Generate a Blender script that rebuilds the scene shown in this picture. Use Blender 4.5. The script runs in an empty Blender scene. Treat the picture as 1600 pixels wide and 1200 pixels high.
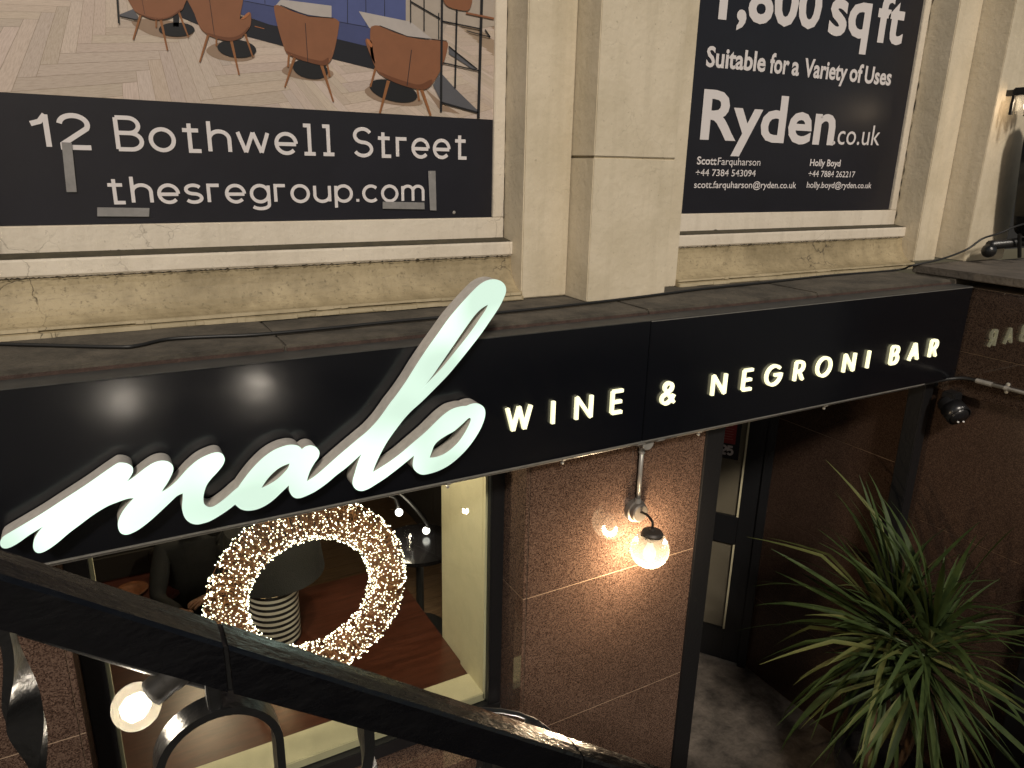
import bpy, bmesh, math, random
from mathutils import Vector, Matrix
from mathutils.geometry import tessellate_polygon
random.seed(7)
sc = bpy.context.scene
C = sc.collection
R = math.radians
H = 4.15                      # camera height above the basement floor

# ------------------------------------------------------------------ camera
F = 1141.2                    # focal length in photo pixels (1600 wide)
PIT, YAW, ROL = 0.29619, 0.51596, 0.02287
fw = Vector((math.sin(YAW)*math.cos(PIT), math.cos(YAW)*math.cos(PIT), -math.sin(PIT)))
r0 = Vector((math.cos(YAW), -math.sin(YAW), 0.0)); u0 = r0.cross(fw)
rt = math.cos(ROL)*r0 + math.sin(ROL)*u0
up = -math.sin(ROL)*r0 + math.cos(ROL)*u0
cam = bpy.data.cameras.new('camera'); co = bpy.data.objects.new('camera', cam); C.objects.link(co)
m = Matrix((rt, up, -fw)).transposed().to_4x4(); m.translation = (0, 0, H)
co.matrix_world = m
cam.sensor_fit = 'HORIZONTAL'; cam.sensor_width = 36; cam.lens = F*36/1600
cam.clip_start = 0.05; cam.clip_end = 500
sc.camera = co

# ------------------------------------------------------------------ night sky, street light as the one sun
SUN_AZ, SUN_EL = R(201), R(38)
wd = bpy.data.worlds.new('World'); sc.world = wd; wd.use_nodes = True
nt = wd.node_tree; bg = nt.nodes['Background']
sky = nt.nodes.new('ShaderNodeTexSky'); sky.sky_type = 'NISHITA'; sky.sun_disc = False
sky.sun_elevation = SUN_EL; sky.sun_rotation = SUN_AZ
tint = nt.nodes.new('ShaderNodeMix'); tint.data_type = 'RGBA'; tint.blend_type = 'MULTIPLY'
tint.inputs['Factor'].default_value = 1; tint.inputs['B'].default_value = (1.0, 0.84, 0.66, 1)
nt.links.new(sky.outputs[0], tint.inputs['A']); nt.links.new(tint.outputs['Result'], bg.inputs[0])
bg.inputs[1].default_value = 0.062
sl = bpy.data.lights.new('sun', 'SUN'); sl.energy = 2.4; sl.angle = R(7); sl.color = (1, 0.91, 0.785)
so = bpy.data.objects.new('sun', sl); C.objects.link(so); so.location = (-3, -8, 9)
so.rotation_euler = Vector((-math.sin(SUN_AZ)*math.cos(SUN_EL), -math.cos(SUN_AZ)*math.cos(SUN_EL), -math.sin(SUN_EL))).to_track_quat('-Z', 'Y').to_euler()
vs = sc.view_settings; vs.view_transform = 'Standard'; vs.look = 'None'; vs.exposure = 0; vs.gamma = 1
sc.cycles.use_denoising = True
sc.cycles.sample_clamp_indirect = 4
sc.cycles.max_bounces = 8
sc.cycles.caustics_reflective = False; sc.cycles.caustics_refractive = False

# ------------------------------------------------------------------ pixel -> place helpers (photo pixels, real depth given)
def ray(x, y): return rt*((x-800)/F) + up*(-(y-600)/F) + fw
def _w(v): return Vector((v.x, v.y, v.z+H))
def PY(x, y, Y): d = ray(x, y); return _w(d*(Y/d.y))
def PX(x, y, X): d = ray(x, y); return _w(d*(X/d.x))
def PZ(x, y, zr): d = ray(x, y); return _w(d*(zr/d.z))

# ------------------------------------------------------------------ materials
def srgb(r, g, b):
    f = lambda c: (c/255/12.92) if c/255 <= .04045 else ((c/255+.055)/1.055)**2.4
    return (f(r), f(g), f(b))
MATS = {}
def mat(name, col, rough=.5, metal=0, spec=.5, emit=None, estr=0, coat=0, noise=0, nscale=8, bump=0, bscale=60, stretch=None, col2=None, sample=True):
    if name in MATS: return MATS[name]
    M = bpy.data.materials.new(name); M.use_nodes = True; n = M.node_tree; p = n.nodes['Principled BSDF']
    p.inputs['Base Color'].default_value = (*col, 1); p.inputs['Roughness'].default_value = rough
    p.inputs['Metallic'].default_value = metal; p.inputs['Specular IOR Level'].default_value = spec
    p.inputs['Coat Weight'].default_value = coat; p.inputs['Coat Roughness'].default_value = .05
    if emit: p.inputs['Emission Color'].default_value = (*emit, 1); p.inputs['Emission Strength'].default_value = estr
    if noise or bump:
        tc = n.nodes.new('ShaderNodeTexCoord'); mp = n.nodes.new('ShaderNodeMapping'); n.links.new(tc.outputs['Object'], mp.inputs[0])
        if stretch: mp.inputs['Scale'].default_value = stretch
    if noise:
        t = n.nodes.new('ShaderNodeTexNoise'); t.inputs['Scale'].default_value = nscale; t.inputs['Detail'].default_value = 8; t.inputs['Roughness'].default_value = .65
        n.links.new(mp.outputs[0], t.inputs[0])
        rp = n.nodes.new('ShaderNodeValToRGB'); rp.color_ramp.elements[0].position = .32; rp.color_ramp.elements[1].position = .68
        c2 = col2 or tuple(c*(1-noise) for c in col)
        rp.color_ramp.elements[0].color = (*c2, 1); rp.color_ramp.elements[1].color = (*col, 1)
        n.links.new(t.outputs[0], rp.inputs[0]); n.links.new(rp.outputs[0], p.inputs['Base Color'])
    if bump:
        t2 = n.nodes.new('ShaderNodeTexNoise'); t2.inputs['Scale'].default_value = bscale; t2.inputs['Detail'].default_value = 6
        n.links.new(mp.outputs[0], t2.inputs[0]); b = n.nodes.new('ShaderNodeBump'); b.inputs['Strength'].default_value = bump; b.inputs['Distance'].default_value = .01
        n.links.new(t2.outputs[0], b.inputs['Height']); n.links.new(b.outputs[0], p.inputs['Normal'])
    if not sample: M.cycles.emission_sampling = 'NONE'
    MATS[name] = M; return M
def old_paint(name, col, dirt, crack=.5, stain=.55):
    """cream masonry paint: cloudy stains, grime speckle, fine crack network, soft relief"""
    M = mat(name, col, .62, noise=.001); n = M.node_tree; L = n.links; p = n.nodes['Principled BSDF']
    mp = [x for x in n.nodes if x.type == 'MAPPING'][0]
    def tex(kind, scale, **k):
        t = n.nodes.new(kind); t.inputs['Scale'].default_value = scale
        for a, v in k.items(): t.inputs[a].default_value = v
        L.new(mp.outputs[0], t.inputs['Vector']); return t
    def ramp(src, a, b, ca=(0, 0, 0, 1), cb=(1, 1, 1, 1)):
        r = n.nodes.new('ShaderNodeValToRGB'); r.color_ramp.elements[0].position = a; r.color_ramp.elements[1].position = b
        r.color_ramp.elements[0].color = ca; r.color_ramp.elements[1].color = cb; L.new(src, r.inputs[0]); return r
    def mix(fac, A, B, mode='MIX'):
        x = n.nodes.new('ShaderNodeMix'); x.data_type = 'RGBA'; x.blend_type = mode
        if isinstance(fac, float): x.inputs['Factor'].default_value = fac
        else: L.new(fac, x.inputs['Factor'])
        for s, v in (('A', A), ('B', B)):
            if isinstance(v, tuple): x.inputs[s].default_value = (*v, 1)
            else: L.new(v, x.inputs[s])
        return x.outputs['Result']
    big = tex('ShaderNodeTexNoise', 2.3, Detail=9, Roughness=.7)
    c = mix(ramp(big.outputs[0], .40, .75).outputs[0], col, tuple(a*(1-stain)+b*stain for a, b in zip(col, dirt)))
    sp = tex('ShaderNodeTexNoise', 55, Detail=4, Roughness=.7)
    c = mix(ramp(sp.outputs[0], .64 if stain < .9 else .56, .74 if stain < .9 else .70).outputs[0], c, tuple(a*.45+b*.3 for a, b in zip(dirt, col)))
    if stain > .9:
        m3 = n.nodes.new('ShaderNodeMapping'); m3.inputs['Scale'].default_value = (1, 1, 5); L.new([x for x in n.nodes if x.type == 'TEX_COORD'][0].outputs['Object'], m3.inputs[0])
        st_ = n.nodes.new('ShaderNodeTexNoise'); st_.inputs['Scale'].default_value = 14; st_.inputs['Detail'].default_value = 8; st_.inputs['Roughness'].default_value = .75; L.new(m3.outputs[0], st_.inputs['Vector'])
        c = mix(ramp(st_.outputs[0], .55, .95).outputs[0], c, (.05, .042, .024))
    m4 = n.nodes.new('ShaderNodeMapping'); m4.inputs['Scale'].default_value = (7, 7, .45); L.new([x for x in n.nodes if x.type == 'TEX_COORD'][0].outputs['Object'], m4.inputs[0])
    run = n.nodes.new('ShaderNodeTexNoise'); run.inputs['Scale'].default_value = 1.6; run.inputs['Detail'].default_value = 7; run.inputs['Roughness'].default_value = .6; L.new(m4.outputs[0], run.inputs['Vector'])
    rm = n.nodes.new('ShaderNodeMath'); rm.operation = 'MULTIPLY'; rm.inputs[1].default_value = .42; L.new(ramp(run.outputs[0], .50, .78).outputs[0], rm.inputs[0])
    c = mix(rm.outputs[0], c, tuple(a*.8 for a in dirt))
    wob = tex('ShaderNodeTexNoise', 9, Detail=5)
    vw = n.nodes.new('ShaderNodeMix'); vw.data_type = 'RGBA'; vw.inputs['Factor'].default_value = .12; L.new(mp.outputs[0], vw.inputs['A']); L.new(wob.outputs[1], vw.inputs['B'])
    vo = n.nodes.new('ShaderNodeTexVoronoi'); vo.feature = 'DISTANCE_TO_EDGE'; vo.inputs['Scale'].default_value = 6; L.new(vw.outputs['Result'], vo.inputs['Vector'])
    line = ramp(vo.outputs['Distance'], .0, .012, (1, 1, 1, 1), (0, 0, 0, 1))
    msk = ramp(tex('ShaderNodeTexNoise', 1.7, Detail=3).outputs[0], .56, .62)
    mm = n.nodes.new('ShaderNodeMath'); mm.operation = 'MULTIPLY'; L.new(line.outputs[0], mm.inputs[0]); L.new(msk.outputs[0], mm.inputs[1])
    m2 = n.nodes.new('ShaderNodeMath'); m2.operation = 'MULTIPLY'; L.new(mm.outputs[0], m2.inputs[0]); m2.inputs[1].default_value = crack
    c = mix(m2.outputs[0], c, (.04, .03, .02))
    L.new(c, p.inputs['Base Color'])
    bt = tex('ShaderNodeTexNoise', 26, Detail=7, Roughness=.6); b = n.nodes.new('ShaderNodeBump'); b.inputs['Strength'].default_value = .35; b.inputs['Distance'].default_value = .012
    sub = n.nodes.new('ShaderNodeMath'); sub.operation = 'SUBTRACT'; L.new(bt.outputs[0], sub.inputs[0]); L.new(m2.outputs[0], sub.inputs[1])
    L.new(sub.outputs[0], b.inputs['Height']); L.new(b.outputs[0], p.inputs['Normal'])
    return M
def granite(name, dark, mid, light, rough=.1, scale=1.0, spec=.5):
    M = mat(name, mid, rough, spec=spec); n = M.node_tree; L = n.links; p = n.nodes['Principled BSDF']
    tc = n.nodes.new('ShaderNodeTexCoord')
    v = n.nodes.new('ShaderNodeTexVoronoi'); v.inputs['Scale'].default_value = 250*scale; L.new(tc.outputs['Object'], v.inputs['Vector'])
    t = n.nodes.new('ShaderNodeTexNoise'); t.inputs['Scale'].default_value = 120*scale; t.inputs['Detail'].default_value = 4; L.new(tc.outputs['Object'], t.inputs['Vector'])
    sep = n.nodes.new('ShaderNodeSeparateColor'); L.new(v.outputs['Color'], sep.inputs[0])
    ad = n.nodes.new('ShaderNodeMath'); ad.operation = 'ADD'; L.new(sep.outputs[0], ad.inputs[0]); L.new(t.outputs[0], ad.inputs[1])
    r = n.nodes.new('ShaderNodeValToRGB'); e = r.color_ramp.elements
    e[0].position = .55; e[0].color = (*dark, 1); e[1].position = 1.32; e[1].color = (*light, 1)
    k = e.new(.95); k.color = (*mid, 1)
    hf = n.nodes.new('ShaderNodeMath'); hf.operation = 'MULTIPLY'; hf.inputs[1].default_value = .72; L.new(ad.outputs[0], hf.inputs[0])
    e[0].position = .30; k.position = .62; e[-1].position = .98
    L.new(hf.outputs[0], r.inputs[0])
    big = n.nodes.new('ShaderNodeTexNoise'); big.inputs['Scale'].default_value = 3; big.inputs['Detail'].default_value = 5; L.new(tc.outputs['Object'], big.inputs['Vector'])
    mx = n.nodes.new('ShaderNodeMix'); mx.data_type = 'RGBA'; mx.blend_type = 'MULTIPLY'; mx.inputs['Factor'].default_value = .45
    L.new(r.outputs[0], mx.inputs['A']); L.new(big.outputs[0], mx.inputs['B']); L.new(mx.outputs['Result'], p.inputs['Base Color'])
    return M
def vary_rough(M, lo, hi, scale, stretch=(1, 1, 1)):
    n = M.node_tree; tc = n.nodes.new('ShaderNodeTexCoord'); mp = n.nodes.new('ShaderNodeMapping'); mp.inputs['Scale'].default_value = stretch
    t = n.nodes.new('ShaderNodeTexNoise'); t.inputs['Scale'].default_value = scale; t.inputs['Detail'].default_value = 9; t.inputs['Roughness'].default_value = .7
    r = n.nodes.new('ShaderNodeMapRange'); r.inputs[1].default_value = .35; r.inputs[2].default_value = .68; r.inputs[3].default_value = lo; r.inputs[4].default_value = hi
    for a, b in ((tc.outputs['Object'], mp.inputs[0]), (mp.outputs[0], t.inputs[0]), (t.outputs[0], r.inputs[0]), (r.outputs[0], n.nodes['Principled BSDF'].inputs['Roughness'])): n.links.new(a, b)
def glass(name, tintc=(1, 1, 1), gl=.06, rough=.0, trans=None, tcol=(1, .97, .9)):
    M = bpy.data.materials.new(name); M.use_nodes = True; n = M.node_tree; n.nodes.clear()
    o = n.nodes.new('ShaderNodeOutputMaterial'); mx = n.nodes.new('ShaderNodeMixShader'); t = n.nodes.new('ShaderNodeBsdfTransparent'); g = n.nodes.new('ShaderNodeBsdfGlossy')
    t.inputs[0].default_value = (*tintc, 1); g.inputs['Roughness'].default_value = rough
    fr = n.nodes.new('ShaderNodeFresnel'); fr.inputs[0].default_value = 1.45
    ge = n.nodes.new('ShaderNodeNewGeometry'); ma = n.nodes.new('ShaderNodeMath'); ma.operation = 'MULTIPLY_ADD'
    ma.inputs[1].default_value = 1/1.45-1.45; ma.inputs[2].default_value = 1.45; n.links.new(ge.outputs['Backfacing'], ma.inputs[0]); n.links.new(ma.outputs[0], fr.inputs[0])
    n.links.new(fr.outputs[0], mx.inputs[0]); n.links.new(t.outputs[0], mx.inputs[1]); n.links.new(g.outputs[0], mx.inputs[2])
    last = mx
    if trans:
        tr = n.nodes.new('ShaderNodeBsdfTranslucent'); tr.inputs[0].default_value = (*tcol, 1)
        m2 = n.nodes.new('ShaderNodeMixShader'); m2.inputs[0].default_value = trans
        n.links.new(mx.outputs[0], m2.inputs[1]); n.links.new(tr.outputs[0], m2.inputs[2]); last = m2
    n.links.new(last.outputs[0], o.inputs[0]); return M

CREAM = old_paint('cream_masonry_paint', (.63, .55, .42), (.43, .365, .245), .12, .7)
GRIME = old_paint('grimy_cream_plaster', (.40, .325, .20), (.13, .10, .05), .9, .95)
TIMBER = old_paint('white_timber_paint', (.68, .61, .51), (.46, .40, .31), .4, .45)
MOULD = old_paint('cracked_moulding_paint', (.50, .42, .28), (.22, .18, .10), 1.0, .7)
STONE = mat('weathered_ledge_stone', (.115, .098, .075), .9, noise=.6, nscale=7, bump=.6, bscale=45, col2=(.040, .035, .028))
REDST = mat('red_sandstone', (.075, .045, .035), .9, noise=.5, nscale=14, bump=.7, bscale=60)
COPE = mat('grey_coping_stone', (.13, .11, .09), .85, noise=.5, nscale=6, bump=.5, bscale=50)
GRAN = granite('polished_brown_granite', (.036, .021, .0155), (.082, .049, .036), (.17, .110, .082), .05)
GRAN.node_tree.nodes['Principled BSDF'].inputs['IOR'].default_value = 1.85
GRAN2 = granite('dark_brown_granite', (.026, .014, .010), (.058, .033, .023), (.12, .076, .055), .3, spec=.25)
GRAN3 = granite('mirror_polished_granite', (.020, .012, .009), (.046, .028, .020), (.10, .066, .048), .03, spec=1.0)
MORTAR = mat('granite_joint_mortar', (.34, .24, .16), .8)
FASC = mat('black_satin_panel', (.0035, .004, .006), .17, spec=.5, coat=.25, bump=.012, bscale=500)
FASC.node_tree.nodes['Principled BSDF'].inputs['Coat Roughness'].default_value = .36
vary_rough(FASC, .13, .24, 2.5, (1, 1, 2))
ALU = mat('grey_aluminium_trim', (.24, .23, .21), .4, metal=.2, noise=.3, nscale=20)
COND = mat('grey_steel_conduit', (.38, .36, .33), .35, metal=.25, noise=.3, nscale=25)
SIDE = mat('brushed_letter_return', (.58, .54, .49), .5, metal=0, noise=.25, nscale=30)
BLACK = mat('black_gloss_paint', (.004, .004, .005), .17, noise=.3, nscale=12, bump=.22, bscale=130, stretch=(.3, 1, .6))
BLACK.node_tree.nodes['Principled BSDF'].inputs['Specular IOR Level'].default_value = .42
vary_rough(BLACK, .10, .42, 30, (.25, 1, .6))
IRON = mat('black_iron_paint', (.010, .010, .010), .3, bump=.2, bscale=70)
DARK = mat('dark_joinery_paint', (.008, .008, .009), .4, bump=.15, bscale=60)
CREAMW = mat('cream_window_paint', (.60, .54, .36), .5, noise=.12, nscale=9, bump=.08, bscale=40)
PRINTB = mat('black_poster_vinyl', (.010, .010, .017), .36, noise=.25, nscale=3, bump=.25, bscale=3.5)
PRINTW = mat('white_print', (.66, .62, .62), .5)
TAPE = mat('grey_adhesive_tape', (.26, .25, .245), .45, noise=.25, nscale=25)
CABLE = mat('black_cable_sheath', (.012, .012, .012), .5)
BULBG = glass('clear_bulb_glass', (1, 1, 1), trans=.05)

# ------------------------------------------------------------------ mesh helpers
class MB:
    def __init__(s): s.v = []; s.f = []
    def add(s, vs, fs):
        b = len(s.v); s.v += [tuple(v) for v in vs]; s.f += [tuple(i+b for i in f) for f in fs]; return s
    def box(s, x0, x1, y0, y1, z0, z1):
        return s.add([(x0,y0,z0),(x1,y0,z0),(x1,y1,z0),(x0,y1,z0),(x0,y0,z1),(x1,y0,z1),(x1,y1,z1),(x0,y1,z1)],
                     [(0,3,2,1),(4,5,6,7),(0,1,5,4),(1,2,6,5),(2,3,7,6),(3,0,4,7)])
    def hexa(s, p): return s.add(p, [(0,3,2,1),(4,5,6,7),(0,1,5,4),(1,2,6,5),(2,3,7,6),(3,0,4,7)])
    def tube(s, pts, r, seg=8, cap=True, rs=None, flat=None):
        pts = [Vector(p) for p in pts]; n = len(pts); rings = []; side = None
        for i, p in enumerate(pts):
            t = (pts[min(i+1, n-1)]-pts[max(i-1, 0)]).normalized()
            if side is None: side = t.cross(Vector((0, 0, 1)) if abs(t.z) < .9 else Vector((1, 0, 0))).normalized()
            else: side = (side - t*side.dot(t)).normalized()
            o = t.cross(side); rr = rs[i] if rs else r
            rings.append([p + side*math.cos(a)*rr + o*math.sin(a)*rr for a in (2*math.pi*k/seg for k in range(seg))])
        fs = [(i*seg+k, i*seg+(k+1) % seg, (i+1)*seg+(k+1) % seg, (i+1)*seg+k) for i in range(n-1) for k in range(seg)]
        if cap: fs += [tuple(range(seg))[::-1], tuple((n-1)*seg+k for k in range(seg))]
        return s.add([v for g in rings for v in g], fs)
    def lathe(s, prof, c, axis=(0, 0, 1), seg=32, a0=0, rib=0):
        c = Vector(c); ax = Vector(axis).normalized(); e1 = ax.cross(Vector((0, 0, 1)) if abs(ax.z) < .9 else Vector((1, 0, 0))).normalized(); e2 = ax.cross(e1)
        vs = []
        for r, h in prof:
            for k in range(seg):
                a = 2*math.pi*k/seg; q = r*(1 + (rib if k % 2 else -rib))
                vs.append(c + ax*h + e1*math.cos(a)*q + e2*math.sin(a)*q)
        fs = [(i*seg+k, i*seg+(k+1) % seg, (i+1)*seg+(k+1) % seg, (i+1)*seg+k) for i in range(len(prof)-1) for k in range(seg)]
        return s.add(vs, fs)
    def prism(s, poly, holes, y0, y1, cap_back=True):
        """poly/holes: lists of (x,z); solid between y0 (front) and y1"""
        loops = [[Vector((x, 0, z)) for x, z in poly]] + [[Vector((x, 0, z)) for x, z in h] for h in holes]
        flat = [v for l in loops for v in l]; tri = tessellate_polygon(loops); n = len(flat)
        vs = [(v.x, y0, v.z) for v in flat] + [(v.x, y1, v.z) for v in flat]
        fs = [tuple(t) for t in tri]
        if cap_back: fs += [tuple(i+n for i in t[::-1]) for t in tri]
        b = 0
        for l in loops:
            k = len(l); fs += [(b+i, b+(i+1) % k, n+b+(i+1) % k, n+b+i) for i in range(k)]; b += k
        return s.add(vs, fs)
    def profile_x(s, yz, x0, x1, nseg=1):
        n = len(yz); vs = []; fs = []
        for k in range(nseg+1):
            x = x0+(x1-x0)*k/nseg; vs += [(x, y, z) for y, z in yz]
        for k in range(nseg):
            fs += [(k*n+i, k*n+(i+1) % n, (k+1)*n+(i+1) % n, (k+1)*n+i) for i in range(n)]
        fs += [tuple(range(n))[::-1], tuple(nseg*n+i for i in range(n))]
        return s.add(vs, fs)
    def build(s, name, M, parent=None, smooth=False, bevel=0, kind=None, fix=True):
        me = bpy.data.meshes.new(name); me.from_pydata(s.v, [], s.f)
        if bevel or fix:
            bm = bmesh.new(); bm.from_mesh(me)
            if bevel: bmesh.ops.bevel(bm, geom=[e for e in bm.edges], offset=bevel, segments=2, affect='EDGES', clamp_overlap=True)
            bmesh.ops.recalc_face_normals(bm, faces=bm.faces); bm.to_mesh(me); bm.free()
        me.materials.append(M)
        if smooth: me.polygons.foreach_set('use_smooth', [True]*len(me.polygons))
        o = bpy.data.objects.new(name, me); C.objects.link(o)
        if parent: adopt(o, parent)
        if kind: o['kind'] = kind
        return o
def adopt(o, parent):
    o.parent = parent; t = parent; M = Matrix()
    while t: M = Matrix.Translation(-Vector(t.location)) @ M; t = None
    o.matrix_parent_inverse = M
def tag(o, label, cat, group=None):
    o['label'] = label; o['category'] = cat
    if group: o['group'] = group
    return o
def thing(name, loc, label, cat, group=None):
    o = bpy.data.objects.new(name, None); C.objects.link(o); o.location = loc; o.empty_display_size = .1
    return tag(o, label, cat, group)
def struct(o): o['kind'] = 'structure'; return o
def B(x0, x1, y0, y1, z0, z1): return MB().box(x0, x1, y0, y1, H+z0, H+z1)
def lamp(name, loc, power, col, radius, parent=None):
    l = bpy.data.lights.new(name, 'POINT'); l.energy = power; l.color = col; l.shadow_soft_size = radius
    o = bpy.data.objects.new(name, l); C.objects.link(o); o.location = loc
    if parent: adopt(o, parent)
    return o
def catmull(pts, sub=5, closed=True, sharp=()):
    """smooth a traced outline; indices in `sharp` stay corners"""
    n = len(pts); out = []
    for i in range(n if closed else n-1):
        p1, p2 = Vector(pts[i]), Vector(pts[(i+1) % n])
        p0 = p1 + (p1-p2)*.5 if i in sharp else Vector(pts[(i-1) % n]); p3 = p2 + (p2-p1)*.5 if (i+1) % n in sharp else Vector(pts[(i+2) % n])
        if not closed and i == 0: p0 = p1+(p1-p2)*.5
        if not closed and i == n-2: p3 = p2+(p2-p1)*.5
        for k in range(sub):
            t = k/sub; out.append(.5*((2*p1)+(p2-p0)*t+(2*p0-5*p1+4*p2-p3)*t*t+(3*p1-p0-3*p2+p3)*t**3))
    if not closed: out.append(Vector(pts[-1]))
    return out

# ------------------------------------------------------------------ stroke lettering
def arc(cx, cy, rx, ry, a0, a1, n=16):
    return [(cx+rx*math.cos(R(a0+(a1-a0)*i/n)), cy+ry*math.sin(R(a0+(a1-a0)*i/n))) for i in range(n+1)]
X_ = .68
def glyphs(slab=False):
    G = {}
    o = arc(.29, .34, .29, .34, 0, 360, 28)
    G['o'] = (.58, [o]); G['c'] = (.5, [arc(.29, .34, .29, .34, 45, 315, 22)])
    G['e'] = (.58, [[(0.02, .34), (.58, .34)] if not slab else [(.0, .32), (.58, .32)], arc(.29, .34, .29, .34, 0, 318, 24)])
    G['a'] = (.52, [[(.5, 0), (.5, .45)] + arc(.26, .45, .24, .23, 0, 155, 10)[1:], [(.5, .40), (.24, .39)] + arc(.22, .195, .21, .195, 90, 270, 12) + [(.34, .02), (.5, .14)]])
    G['b'] = (.58, [[(0, 0), (0, 1)], o]); G['d'] = (.58, [o, [(.58, 0), (.58, 1)]])
    G['p'] = (.58, [[(0, -.28), (0, X_)], o]); G['q'] = (.58, [o, [(.58, -.28), (.58, X_)]])
    G['g'] = (.58, [o, [(.58, X_), (.58, -.12)] + arc(.29, -.12, .29, .17, 0, -150, 12)[1:]])
    G['f'] = (.36, [[(.15, 0), (.15, .8)] + arc(.33, .8, .18, .2, 180, 90, 6)[1:] + [(.4, 1.0)], [(0, X_), (.38, X_)]])
    G['t'] = (.38, [[(.16, .9), (.16, .16)] + arc(.32, .16, .16, .16, 180, 270, 6)[1:] + [(.4, 0)], [(0, X_), (.38, X_)]])
    if slab: G['t'] = (.46, [[(.18, .9), (.18, 0), (.46, 0)], [(0, X_), (.42, X_)]])
    G['h'] = (.54, [[(0, 0), (0, 1)], [(0, .36)] + arc(.27, .41, .27, .27, 180, 0, 14) + [(.54, 0)]])
    G['n'] = (.54, [[(0, 0), (0, X_)], [(0, .36)] + arc(.27, .41, .27, .27, 180, 0, 14) + [(.54, 0)]])
    G['m'] = (.84, [[(0, 0), (0, X_)], [(0, .4)] + arc(.21, .46, .21, .22, 180, 0, 12) + [(.42, 0)], [(.42, .4)] + arc(.63, .46, .21, .22, 180, 0, 12) + [(.84, 0)]])
    G['u'] = (.54, [[(0, X_), (0, .27)] + arc(.27, .27, .27, .27, 180, 360, 14) + [(.54, X_)], [(.54, 0), (.54, X_)]])
    G['i'] = (0, [[(0, 0), (0, X_)], [(0, .84), (0, .99)]]); G['l'] = (0, [[(0, 0), (0, 1)]])
    if slab: G['l'] = (.34, [[(0, 1), (.17, 1), (.17, 0)], [(0, 0), (.34, 0)]])
    G['k'] = (.5, [[(0, 0), (0, 1)], [(.46, X_), (.02, .26)], [(.17, .40), (.5, 0)]])
    G['r'] = (.34, [[(0, 0), (0, X_)], [(0, .36)] + arc(.27, .38, .27, .30, 180, 78, 10)])
    if slab: G['r'] = (.34, [[(0, 0), (0, X_), (.34, X_)]])
    G['s'] = (.48, [arc(.24, .51, .23, .17, 30, 270, 16) + arc(.24, .17, .24, .17, 90, -150, 16)[1:]])
    G['w'] = (.84, [[(0, X_), (.2, 0)], [(.2, 0), (.42, X_)], [(.42, X_), (.64, 0)], [(.64, 0), (.84, X_)]])
    G['y'] = (.54, [[(0, X_), (.28, .0)], [(.54, X_), (.24, -.18)] + arc(.1, -.16, .13, .12, -20, -90, 6) + [(.04, -.28)]])
    G['.'] = (0, [[(0, -.02), (0, .1)]]); G[','] = (.1, [[(.08, .1), (.08, -.02), (0, -.2)]])
    G['B'] = (.58, [[(0, 0), (0, 1)], [(0, 1), (.3, 1)] + arc(.3, .76, .24, .24, 90, -90, 12) + [(0, .52)], [(.3, .52)] + arc(.32, .26, .27, .26, 90, -90, 12) + [(0, 0)]])
    G['R'] = (.58, [[(0, 0), (0, 1)], [(0, 1), (.3, 1)] + arc(.3, .74, .25, .26, 90, -90, 12) + [(0, .48)], [(.28, .48), (.58, 0)]])
    G['S'] = (.6, [arc(.3, .75, .28, .25, 25, 270, 18) + arc(.3, .25, .3, .25, 90, -155, 18)[1:]])
    G['U'] = (.6, [[(0, 1), (0, .3)] + arc(.3, .3, .3, .3, 180, 360, 16) + [(.6, 1)]])
    G['V'] = (.64, [[(0, 1), (.32, 0)], [(.32, 0), (.64, 1)]])
    G['W'] = (.98, [[(0, 1), (.25, 0)], [(.25, 0), (.49, 1)], [(.49, 1), (.73, 0)], [(.73, 0), (.98, 1)]])
    G['I'] = (0, [[(0, 0), (0, 1)]]); G['N'] = (.64, [[(0, 0), (0, 1)], [(0, 1), (.64, 0)], [(.64, 0), (.64, 1)]])
    G['E'] = (.46, [[(0, 0), (0, 1)], [(0, 1), (.46, 1)], [(0, .5), (.42, .5)], [(0, 0), (.46, 0)]])
    G['G'] = (.86, [arc(.45, .5, .45, .5, 42, 360, 30) + [(.5, .5)]]); G['O'] = (.9, [arc(.45, .5, .45, .5, 0, 360, 34)])
    G['A'] = (.7, [[(0, 0), (.35, 1)], [(.35, 1), (.7, 0)], [(.13, .32), (.57, .32)]])
    G['&'] = (.66, [[(.66, 0), (.14, .70)] + arc(.31, .79, .2, .2, 205, -20, 12) + [(.46, .64), (.1, .4)] + arc(.24, .23, .24, .23, 130, 300, 12) + [(.52, .16), (.64, .40)]])
    G['1'] = (.3, [[(.3, 0), (.3, 1)], [(.3, 1), (.18, .78), (0, .7)]]); G['0'] = (.56, [arc(.28, .5, .28, .5, 0, 360, 30)])
    G['8'] = (.56, [arc(.28, .76, .24, .24, 0, 360, 24), arc(.28, .26, .28, .26, 0, 360, 24)])
    G['2'] = (.56, [arc(.28, .72, .28, .28, 175, -25, 16) + [(.02, .1), (.02, 0), (.58, 0)]])
    return G
def ribbon(pts, w):
    p = [Vector((a, b)) for a, b in pts]; q = [p[0]]
    for a in p[1:]:
        if (a-q[-1]).length > 1e-6: q.append(a)
    p = q; n = len(p); closed = (p[0]-p[-1]).length < 1e-5
    L = []; Rr = []
    for i in range(n):
        a = p[i]-p[i-1] if i else (p[-1]-p[-2] if closed else p[1]-p[0])
        b = p[i+1]-p[i] if i < n-1 else (p[1]-p[0] if closed else p[-1]-p[-2])
        a = a.normalized(); b = b.normalized(); na = Vector((-a.y, a.x)); nb = Vector((-b.y, b.x)); m_ = (na+nb)
        if m_.length < 1e-4: m_ = na
        m_ = m_.normalized(); k = min(1/max(m_.dot(na), .35), 2.2)
        L.append(p[i]+m_*w/2*k); Rr.append(p[i]-m_*w/2*k)
    return L, Rr
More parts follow.
